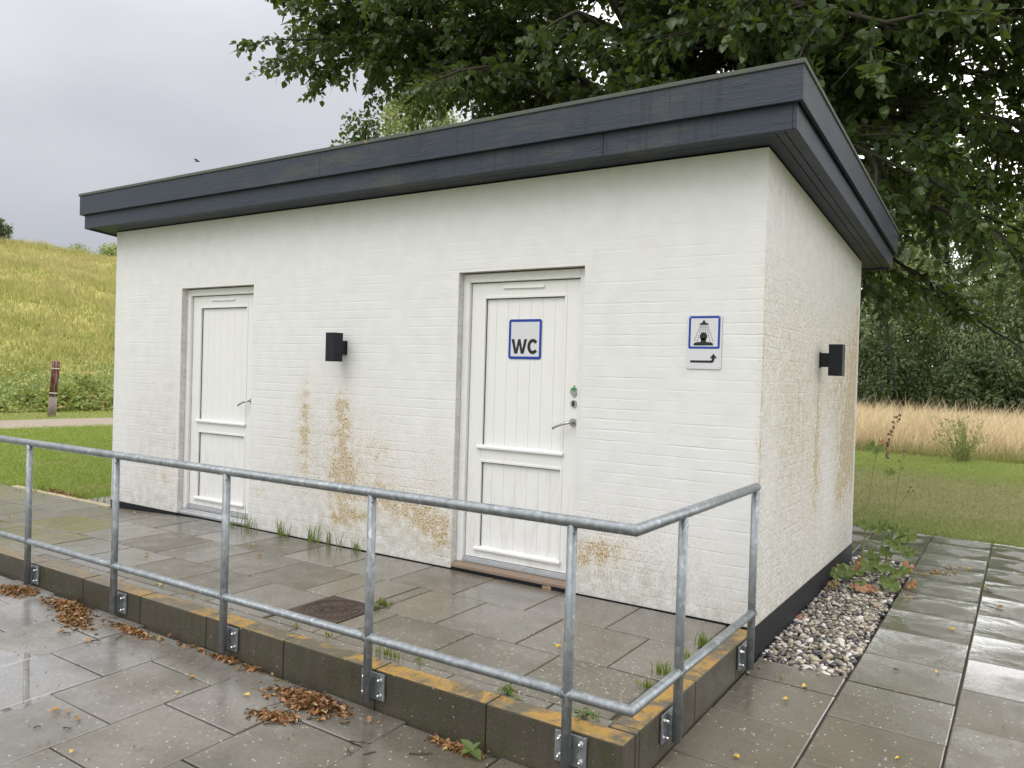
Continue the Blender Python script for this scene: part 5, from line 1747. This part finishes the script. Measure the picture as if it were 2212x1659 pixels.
def tuft(x, y, z, n, h, spread, label, cat='grass tuft', leafy=0, mat=None):
    P = []; V = []; F = []
    for i in range(n):
        b0 = np.array([x+rng.normal(0, spread*.5), y+rng.normal(0, spread*.18), z])
        an = rng.uniform(0, 2*PI); hh = h*rng.uniform(.45, 1.15); ln_ = rng.uniform(.1, .75)
        d = np.array([math.cos(an), math.sin(an)*.5-.15, 0]); s_ = np.array([-math.sin(an), math.cos(an), 0])
        wv = rng.uniform(.0024, .0046)
        b_ = len(V)
        for k_, f in enumerate((0, .3, .6, .85, 1)):
            c_ = b0+np.array([0, 0, hh*f*(1-.25*ln_*f)])+d*hh*ln_*f*f*.8
            ww = wv*(1-f)**.6+.0003
            V.append(c_-s_*ww); V.append(c_+s_*ww)
        for k_ in range(4): F.append((b_+2*k_, b_+2*k_+1, b_+2*k_+3, b_+2*k_+2))
    root = tag(link('grass_tuft' if not leafy else 'weed', mesh_np('grass_tuft', V, F), mat or M_WEED), label, cat)
    if leafy:
        LPp = [np.array([x+rng.normal(0, spread*.6), y+rng.normal(0, spread*.5), z+rng.uniform(.004, .02)]) for _ in range(leafy)]
        LTt = [unit(rng.normal(0, 1, 3)*[1, 1, .25]+[0, 0, .2]) for _ in range(leafy)]
        LNn = [unit(rng.normal(0, .3, 3)+[0, 0, 1]) for _ in range(leafy)]
        L_ = rng.uniform(.016, .034, leafy)
        o_ = link('leaves', leaf_mesh('leaves', LPp, LTt, LNn, L_, L_*.55), M_MALLOW)
        o_.parent = root
    return root


tuft(-4.38, -.012, -.01, 26, .19, .09, 'tallest grass tuft, at the near jamb of the far door')
tuft(-4.55, -.03, -.01, 16, .07, .10, 'thin short grass across the threshold of the far door')
tuft(-3.98, -.015, -.01, 12, .14, .05, 'thin grass blades left of the small leafy weed at the wall foot')
tuft(-3.88, -.02, -.01, 10, .13, .07, 'small leafy weed with grass at the wall foot under the wall lamp', 'weed', 22)
tuft(-3.56, -.015, -.01, 24, .17, .09, 'dense grass tuft at the wall foot below the lamp, left of two thinner ones')
tuft(-3.40, -.015, -.01, 12, .16, .05, 'narrow grass tuft in the middle of the row at the wall foot')
tuft(-3.26, -.015, -.01, 5, .20, .02, 'few single grass blades between tufts at the wall foot')
tuft(-3.08, -.015, -.01, 24, .13, .09, 'low broad grass tuft at the wall foot nearest the WC door')
tuft(-1.955, -.94, -.012, 60, .045, .05, 'bright moss and grass clump at the corner of the drain cover', 'weed', 30)
tuft(-1.95, -1.03, -.012, 40, .035, .04, 'mossy grass beside the edge of the drain cover')
tuft(-.632, -1.567, -.015, 14, .05, .05, 'flat leafy weed at the broken kerb joint', 'weed', 34)
tuft(-.23, -1.585, -.015, 8, .04, .05, 'small green weed inside the platform corner', 'weed', 30)
tuft(-1.35, -1.56, -.015, 34, .06, .09, 'grass growing inside the kerb behind the fourth post')
tuft(-1.80, -1.53, -.015, 12, .03, .03, 'tiny green tuft inside the kerb right below the drain cover')
tuft(-2.05, -1.53, -.015, 12, .03, .04, 'tiny green tuft inside the kerb left below the drain cover')
tuft(-.136, -.43, -.013, 34, .085, .045, 'grass tuft at the inner edge of the side kerb nearest the wall')
tuft(-.15, -.66, -.013, 26, .06, .05, 'grass tuft in the middle of the side kerb edge')
tuft(-.15, -.93, -.013, 34, .075, .05, 'grass tuft inside the side kerb by the side rail post')
tuft(-.15, -1.14, -.013, 28, .055, .05, 'short grass tuft at the side kerb closest to the platform corner')
tuft(-1.19, -1.52, -.015, 12, .045, .03, 'thin reddish blades inside the front kerb')
tuft(.20, -.12, -.2, 8, .03, .02, 'tiny sprout in a slab joint near the pebble bed')
for (x, y, n_, h_) in ((-8.05, .05, 60, .10), (-7.7, .12, 40, .08), (-7.0, .16, 30, .07)):
    pass
tuft(-8.05, .06, -.085, 60, .12, .22, 'shaggy grass and dock leaves at the lawn edge by the first visible post', 'weed', 60)
tuft(-7.25, .12, -.085, 90, .10, .35, 'overhanging pale grass along the yellow edging strip')

# plantain by the front kerb
pz = float(plane_z(-.66, -1.79))
root = empty('plantain_weed', (-.66, -1.79, pz), 'bright green broad-leaved weed at the foot of the front kerb', 'weed')
LP = [(-.66, -1.79, pz+.02)]*5
LT = [unit((-1, .1, .5)), unit((.9, -.5, .05)), unit((-.3, -1, .1)), unit((.3, .8, .6)), unit((-.9, -.7, .0))]
L = np.array([.075, .085, .06, .05, .05])
link('leaves', leaf_mesh('leaves', LP, LT, [unit((0, -.2, 1))]*5, L, L*.55), M_MALLOW, root)
mb = MB(); mb.tube([(-.66, -1.79, pz-.01), (-.658, -1.788, pz+.022)], .003, 8); mb.build('stem', M_MSTEM, root)

# ------------------------------------------------------------------ mallow plant in the pebbles


def lobed_leaf(mb, c, t, nrm, R):
    """a rounded leaf with five shallow lobes, cupped"""
    c = Vector(c); t = Vector(t).normalized(); n_ = Vector(nrm).normalized(); s_ = t.cross(n_).normalized(); n_ = s_.cross(t).normalized()
    ctr = mb.bm.verts.new(c)
    ring = []
    K = 25
    for i in range(K):
        a = math.radians(-155+310*i/(K-1))
        r_ = R*(.82+.2*abs(math.cos(a*2.5))+rnd.uniform(-.04, .04))
        p = c+t*(r_*math.cos(a))+s_*(r_*math.sin(a))+n_*(R*.16*math.sin(a*5)+R*rnd.uniform(-.04, .04)-.12*R*math.cos(a))
        ring.append(mb.bm.verts.new(p))
    for i in range(K-1): mb.bm.faces.new((ctr, ring[i], ring[i+1]))


PLm = empty('mallow_plant', (.25, 2.75, -.16), 'straggly tall mallow with green and withered leaves growing in the pebble bed', 'plant')
bx_, by_, bz_ = .20, 2.72, -.17
stems = [([(bx_-.08, by_, bz_), (bx_-.05, by_+.03, .25), (bx_-.02, by_+.04, .62), (bx_+.03, by_+.05, .98)], .008),
         ([(bx_+.08, by_+.05, bz_), (bx_+.15, by_+.05, .15), (bx_+.17, by_+.03, .5), (bx_+.22, by_, .86)], .007),
         ([(bx_+.04, by_+.02, bz_), (bx_+.10, by_+.1, .2), (bx_+.27, by_+.1, .55)], .006),
         ([(bx_, by_-.05, bz_), (bx_-.1, by_-.35, -.11), (bx_-.13, by_-.7, -.12), (bx_-.1, by_-.95, -.10)], .007),
         ([(bx_+.02, by_, bz_), (bx_+.2, by_-.1, -.10), (bx_+.42, by_-.15, -.10), (bx_+.60, by_-.1, -.06)], .007)]
mb = MB()
for c_, r_ in stems:
    l_ = smooth_line(c_, 14); mb.tube([tuple(p) for p in l_], [r_*(1-.6*i/13) for i in range(14)], 8)
lv = [((bx_+.00, by_, .88), (-.2, -.9, -.5), .060), ((bx_+.12, by_+.02, .68), (.5, -.5, -.3), .035), ((bx_-.03, by_-.02, .22), (-.8, -.5, -.2), .055), ((bx_+.06, by_-.03, .22), (.6, -.6, -.2), .055), ((bx_+.12, by_, .24), (-.2, -.9, -.3), .055),
      ((bx_+.2, by_, .21), (.8, -.3, -.2), .05), ((bx_+.27, by_, .17), (.6, -.6, -.4), .06), ((bx_+.16, by_-.03, .12), (0, -.8, -.5), .055), ((bx_+.22, by_-.05, .08), (.3, -.8, -.5), .055), ((bx_+.12, by_-.02, .02), (-.6, -.7, -.2), .05),
      ((bx_+.28, by_-.02, .04), (.5, -.6, -.5), .045), ((bx_+.02, by_-.05, -.01), (-.7, -.4, -.5), .04), ((bx_+.02, by_+.02, -.06), (-.5, -.5, -.5), .04), ((bx_+.1, by_-.25, -.05), (0, -1, -.1), .075), ((bx_+.03, by_-.3, -.06), (-.6, -.7, 0), .06),
      ((bx_+.16, by_-.32, -.06), (.6, -.7, 0), .06), ((bx_-.1, by_-.5, -.09), (-.8, -.4, -.1), .07), ((bx_-.02, by_-.55, -.07), (.3, -.9, 0), .065), ((bx_-.16, by_-.62, -.09), (-.9, -.5, 0), .05), ((bx_+.2, by_-.5, -.1), (.2, -.9, -.3), .055),
      ((bx_+.28, by_-.33, -.06), (.6, -.6, 0), .055), ((bx_+.24, by_-.6, -.12), (.2, -.9, -.4), .055), ((bx_+.04, by_-.7, -.12), (.5, -.8, -.2), .04)]
for (c_, t__, R_) in lv:
    c_ = Vector(c_); cc = c_ + Vector((0, 0, -.03))
    mb.tube([tuple(cc - Vector(t__)*R_*1.0 + Vector((0, 0, -.02))), tuple(c_)], .0018, 6)
mb.build('stem', M_MSTEM, PLm)
for (c_, t__, R_) in lv:
    mb = MB(); lobed_leaf(mb, c_, t__, (rnd.uniform(-.3, .3), -.55, .8), R_*1.25); mb.build('leaf', M_MALLOW, PLm, fixn=False)
dead = [((bx_-.05, by_-.25, -.09), .05), ((bx_-.16, by_-.42, -.10), .055), ((bx_-.2, by_-.5, -.11), .05), ((bx_+.12, by_-.75, -.13), .06), ((bx_+.06, by_-.8, -.13), .05), ((bx_+.3, by_-.15, -.05), .05), ((bx_+.36, by_-.45, -.12), .045), ((bx_+.26, by_-.1, -.1), .045), ((bx_-.08, by_+.1, -.12), .05), ((bx_+.0, by_-.78, -.13), .03), ((bx_+.05, by_+.06, .92), .03)]
for (c_, R_) in dead:
    mb = MB(); lobed_leaf(mb, c_, (rnd.uniform(-1, 1), -.6, -.3), (rnd.uniform(-.6, .6), -.5, .6), R_); o_ = mb.build('leaf', M_WITHER, PLm, fixn=False); o_['label'] = 'withered brown leaf'
mb = MB()


def husk(p, r):
    b = bmesh.new(); bmesh.ops.create_icosphere(b, subdivisions=1, radius=r)
    for v_ in b.verts: v_.co = Vector(p)+v_.co*rnd.uniform(.8, 1.15)
    mb.add(b)


for i in range(46):
    f = rnd.random(); husk((bx_+.40+.26*f+rnd.gauss(0, .008), by_-.14+.05*f+rnd.gauss(0, .02), -.09+.05*f+rnd.gauss(0, .018)), rnd.uniform(.007, .013))
for i in range(34):
    f = rnd.random(); husk((bx_-.13+rnd.gauss(0, .018), by_-.75-.22*f, -.13+rnd.gauss(0, .015)), rnd.uniform(.008, .013))
for p in ((bx_+.22, by_, .87), (bx_+.225, by_, .83), (bx_+.19, by_, .78), (bx_+.27, by_+.1, .56), (bx_+.29, by_+.1, .53), (bx_+.25, by_+.1, .52), (bx_+.21, by_+.02, .72)): husk(p, .013)
mb.build('seed_heads', M_SEED, PLm)
# tall dry seed spike leaning above the plant
SPk = empty('dry_seed_spike', (.30, 3.12, -.15), 'thin leaning dry seed spike rising from the pebble bed behind the mallow', 'plant')
mb = MB(); l_ = smooth_line([(.30, 3.12, -.16), (.26, 3.14, .4), (.24, 3.14, .85), (.33, 3.1, 1.16)], 14)
mb.tube([tuple(p) for p in l_], [.0018*(1-.6*i/13) for i in range(14)], 6); mb.build('stem', M_SEED, SPk)
mb = MB()
for i in range(30):
    f = i/29; p = l_[int(8+5*f)]; husk((p[0]+rnd.gauss(0, .008), p[1]+rnd.gauss(0, .01), p[2]+rnd.gauss(0, .02)), rnd.uniform(.007, .014))
mb.build('seed_heads', simple('brown_husk', (.16, .10, .065), .8, 0, .4, 60, .002), SPk)

# ------------------------------------------------------------------ fallen leaves and twigs


def curl_leaf(x, y, z, s, name, mat, label, cat='leaf', group=None, rot=None):
    a = rnd.uniform(0, 2*PI) if rot is None else rot
    t = (math.cos(a), math.sin(a), .12); n_ = (rnd.uniform(-.35, .35), rnd.uniform(-.35, .35), 1)
    return tag(link(name, leaf_mesh(name, [(x, y, z+.006+s*.08)], [unit(t)], [unit(n_)], [s], [s*.75], .35), mat), label, cat, group)


def litter(cx, cy, rx, ry, rot, n, hmax, label, name='leaf_pile', z0=plane_z):
    P = []; T = []; Nn = []; L = []
    n = int(n*1.9); hmax *= .55
    for i in range(n):
        a = rng.uniform(0, 2*PI); r_ = abs(rng.normal(0, .5)); r_ = min(r_, 1.5); x = rx*r_*math.cos(a)*(1+.15*math.sin(3*a)); y = ry*r_*math.sin(a)
        X_ = cx+x*math.cos(rot)-y*math.sin(rot); Y_ = cy+x*math.sin(rot)+y*math.cos(rot)
        if Y_ > PC-.012 and z0 is plane_z and X_ < 0: Y_ = PC-.012-rng.uniform(0, .03)
        P.append((X_, Y_, float(z0(X_, Y_))+.003+hmax*max(0, 1-r_**1.5)*rng.uniform(.1, 1)))
        T.append(unit(rng.normal(0, 1, 3)*[1, 1, .18])); Nn.append(unit(rng.normal(0, .42, 3)+[0, 0, 1])); L.append(rng.uniform(.012, .042))
    L = np.array(L)
    o_ = link(name, leaf_mesh(name, P, T, Nn, L, L*rng.uniform(.4, .8, len(L)), .5), M_LITTER)
    tag(o_, label, 'leaf pile', kind='stuff')
    # twigs caught in the pile
    mb = MB()
    for i in range(max(3, n//40)):
        a = rnd.uniform(0, 6.3); x = cx+rnd.uniform(-rx, rx)*.9; y = min(cy+rnd.uniform(-ry, ry)*.9, PC-.04); l = rnd.uniform(.04, .13)
        z = float(z0(x, y))+hmax*.7
        mb.tube([(x, y, z), (x+l*.5*math.cos(a), y+l*.5*math.sin(a)*.5, z+rnd.uniform(0, .012)), (x+l*math.cos(a+.3), y+l*math.sin(a)*.5, z)], .0018, 5)
    t_o = mb.build('twigs', M_TWIG); t_o.parent = o_


litter(-4.44, -1.875, .20, .085, .25, 330, .035, 'brown leaf heap against the kerb at the far left of the photo')
litter(-3.85, -1.835, .26, .07, .02, 420, .045, 'long brown leaf heap under the kerb below the second post')
litter(-3.58, -1.93, .22, .07, -.25, 380, .035, 'brown leaf heap just in front of the one under the second post')
litter(-1.58, -1.865, .26, .085, .05, 620, .05, 'big rust-brown leaf heap at the kerb by the fourth post')
litter(-1.58, -2.06, .13, .05, .3, 160, .018, 'dark mossy twigs and bits in front of the big leaf heap')
litter(-3.15, -1.83, .30, .03, 0, 110, .010, 'thin line of leaf bits along the kerb between second and third post')
litter(-.75, -1.80, .16, .04, 0, 60, .012, 'few leaf scraps at the kerb beside the broad-leaved weed')
litter(-7.75, .10, .55, .05, 0, 260, .02, 'strip of dead leaves along the lawn edge by the yellow edging', z0=lambda a, b: plane_z(a, b)+.02)
litter(-2.3, -1.77, .5, .02, 0, 60, .006, 'sparse crumbs of leaf in the kerb angle left of the big heap')
YG, BG2 = 'yellow leaves scattered on the paving', 'brown leaves scattered on the lower paving'
sp = [(-6.65, -.897, 1, 'on the ramp slabs at the far left between the two rails'), (-5.61, -.21, 1, 'on the platform before the black plinth of the far wall corner'),
      (-3.348, -1.491, 1, 'just inside the kerb, seen under the lower rail between second and third post'), (-3.798, -.426, 1, 'on the platform before the grass tufts at the wall'),
      (-.74, -.954, 1, 'on the platform slab seen beside the fifth post'), (-1.995, -2.763, 0, 'on the lower slab nearest the bottom edge at the left'),
      (-2.17, -2.17, 0, 'on the slab between the puddle and the big leaf heap'), (.337, -.164, 0, 'tiny on the slab right below the pebble bed'),
      (.303, -.398, 0, 'on the dark slab between kerb corner and pebble bed'), (.856, -.716, 0, 'on the wet slab by the bottom right edge'),
      (.895, .506, 0, 'on the wet side path level with the near end of the pebbles'), (1.033, 2.748, 0, 'on the far side path near the path joint'),
      (.906, 3.293, 0, 'farthest up the side path beyond the mallow'), (.283, -1.144, 0, 'at the foot of the platform corner'),
      (-1.853, -1.99, 0, 'just left of the big leaf heap'), (-3.096, -1.83, 0, 'against the kerb between the second and third post'), (.92, 1.38, 0, 'on the middle of the side path beside the pebbles')]
for i, (x, y, pf, lb) in enumerate(sp):
    z = float(plat_z(x, y)) if pf else float(plane_z(x, y))
    curl_leaf(x, y, z, rnd.uniform(.026, .040) if pf == 0 else rnd.uniform(.03, .045), 'fallen_leaf', M_YELLOW, 'yellow leaf '+lb, 'leaf', YG)
for (x, y, lb) in ((-2.415, -2.646, 'leftmost of two side by side at the puddle edge'), (-2.353, -2.607, 'right of two side by side at the puddle edge'), (-2.247, -2.62, 'small, just right of the pair by the puddle'), (-3.409, -2.075, 'in the joint below the long leaf heap'), (-3.171, -2.071, 'where two slab joints meet below the second post'),
                   (-2.921, -1.809, 'at the kerb foot left of the third post'), (-2.856, -1.79, 'touching the kerb just left of the third post'), (-2.157, -1.80, 'at the kerb right of the third post'), (-1.316, -1.86, 'pale, beside the right end of the big leaf heap'), (-.843, -1.80, 'flat at the kerb left of the broad-leaved weed'),
                   (.595, 1.945, 'dark, on the side path beside the pebble bed'), (.68, .386, 'on the wet side path slab below the pebble bed'), (1.165, 2.174, 'on the outer column of side path slabs'), (.88, 1.42, 'in the middle of the side path'), (-2.237, -2.02, 'small, alone on the slab below the third post'), (-1.37, -1.95, 'under the right end of the big leaf heap')):
    curl_leaf(x, y, float(plane_z(x, y)), rnd.uniform(.03, .05), 'fallen_leaf', M_BROWNL, 'brown leaf '+lb, 'leaf', BG2)
for (x, y, lb) in ((-3.502, -.587, 'near the yellow one before the wall tufts'), (-5.84, -.165, 'close to the black plinth at the far corner'), (-4.161, -1.114, 'in mid platform behind the second post'), (-3.0, -1.529, 'with green bits just inside the kerb by the third post')):
    curl_leaf(x, y, float(plat_z(x, y)), rnd.uniform(.03, .045), 'fallen_leaf', M_BROWNL, 'brown leaf on the platform '+lb, 'leaf', 'brown leaves scattered on the platform')
tw = [(-2.231, -2.683, .05, .3, 'floating at the edge of the puddle'), (-2.33, -2.76, .03, 1.2, 'very short, below the puddle'), (-3.074, -1.956, .09, 1.9, 'pale, on the slab between second and third post'), (-1.149, -2.019, .10, .2, 'thin, right of the big leaf heap'), (-1.11, -2.073, .07, -.6, 'forked, below the thin one right of the big heap'),
      (-1.02, -2.073, .06, 1.0, 'reddish, nearest the bottom edge right of the big heap'), (-.872, -1.948, .10, .4, 'long, in front of the kerb by the broad-leaved weed'), (-1.45, -1.985, .06, .5, 'black, under the big leaf heap'), (-1.30, -1.925, .04, .1, 'straight, off the right end of the big heap'), (.595, 2.02, .07, .5, 'on the side path by a brown leaf'),
      (1.0, 2.60, .09, -.1, 'across the long joint of the side path'), (.50, 2.25, .10, -.2, 'poking from the pebbles in front of the mallow'), (.52, 2.95, .10, .3, 'poking from the pebbles behind the mallow'), (-3.16, -2.06, .07, .5, 'in the slab joint below the second post'), (-3.41, -2.08, .08, .2, 'mossy, in the joint below the long leaf heap'), (-1.57, -2.14, .09, .8, 'mossy, nearest the bottom edge by the big heap')]
for i, (x, y, l, a, lb) in enumerate(tw):
    z = float(plane_z(x, y))+.004
    mb = MB(); b_ = rnd.uniform(-.5, .5)
    mb.tube([(x, y, z), (x+l*.5*math.cos(a), y+l*.5*math.sin(a), z+.004), (x+l*.5*math.cos(a)+l*.5*math.cos(a+b_), y+l*.5*math.sin(a)+l*.5*math.sin(a+b_), z+.001)], [.0028, .0024, .0014], 6)
    mb.tube([(x+l*.5*math.cos(a), y+l*.5*math.sin(a), z+.003), (x+l*.5*math.cos(a)+l*.3*math.cos(a+b_+.9), y+l*.5*math.sin(a)+l*.3*math.sin(a+b_+.9), z+.002)], [.0018, .001], 5)
    tag(mb.build('twig', M_TWIG), 'dark twig '+lb, 'twig', 'dark twigs scattered on the paving')
Pn = [(-3.5+rnd.uniform(-.4, 2.7), rnd.uniform(-2.9, -1.8)) for _ in range(160)]+[(rnd.uniform(0, 1.3), rnd.uniform(-1.2, 3)) for _ in range(40)]
Pz = np.array([(x, y, float(plane_z(x, y))+.003) for x, y in Pn])
L = rng.uniform(.006, .016, len(Pn))
tag(link('leaf_crumbs', leaf_mesh('leaf_crumbs', Pz, [unit(rng.normal(0, 1, 3)*[1, 1, .1]) for _ in Pn], [unit(rng.normal(0, .3, 3)+[0, 0, 1]) for _ in Pn], L, L*.6), M_LITTER), 'tiny dark crumbs of leaf scattered over the lower paving', 'litter', kind='stuff')

# ------------------------------------------------------------------ red wooden post by the path
px_, py_ = -18.2, 5.2
pz = float(land(px_, py_))
WP = empty('wooden_post', (px_, py_, pz), 'red painted round wooden post with white bands standing by the brambles', 'post')
lean = .045
def wp(z): return (px_+lean*z*.5, py_+lean*z, pz+z)
mb = MB(); mb.tube([wp(-.1), wp(.47)], .088, 20); mb.build('bare_base', M_GREYWOOD, WP)
mb = MB(); mb.tube([wp(.4705), wp(1.30), wp(1.325)], [.090, .088, .078], 20); mb.build('painted_shaft', M_REDPOST, WP)
for z in (.545, 1.13):
    mb = MB(); mb.tube([wp(z), wp(z+.022)], .093, 20); mb.build('band', M_BAND, WP)

# ------------------------------------------------------------------ bird
bd = empty('bird', (-19.3, 9.7, 7.35), 'tiny dark bird in flight against the grey sky above the roof', 'bird')
BS = .6
mb = MB(); c0 = Vector((-19.3, 9.7, 7.35)); ax = Vector((.84, .54, -.12)).normalized()*.6
mb.tube([tuple(c0-ax*.16), tuple(c0-ax*.10), tuple(c0-ax*.02), tuple(c0+ax*.06), tuple(c0+ax*.10), tuple(c0+ax*.13), tuple(c0+ax*.155)], [.003, .010, .018, .017, .012, .011, .002], 10)
mb.build('body', M_INK, bd)
for sg in (-1, 1):
    side_ = Vector((-.54, .84, 0))*sg*.6
    mb = MB(); a_ = c0+ax*.04; m1 = a_+side_*.12+Vector((0, 0, .05))-ax*.02; m2 = a_+side_*.26+Vector((0, 0, .03))-ax*.13
    V_ = [a_+ax*.04, m1+ax*.03, m2, m1-ax*.05, a_-ax*.05]
    vv = [mb.bm.verts.new(p) for p in V_]+[mb.bm.verts.new(p+Vector((0, 0, -.006))) for p in V_]
    mb.bm.faces.new(vv[:5]); mb.bm.faces.new(vv[5:][::-1])
    for i in range(5): mb.bm.faces.new((vv[i], vv[5+i], vv[5+(i+1) % 5], vv[(i+1) % 5]))
    mb.build('wing', M_INK, bd)
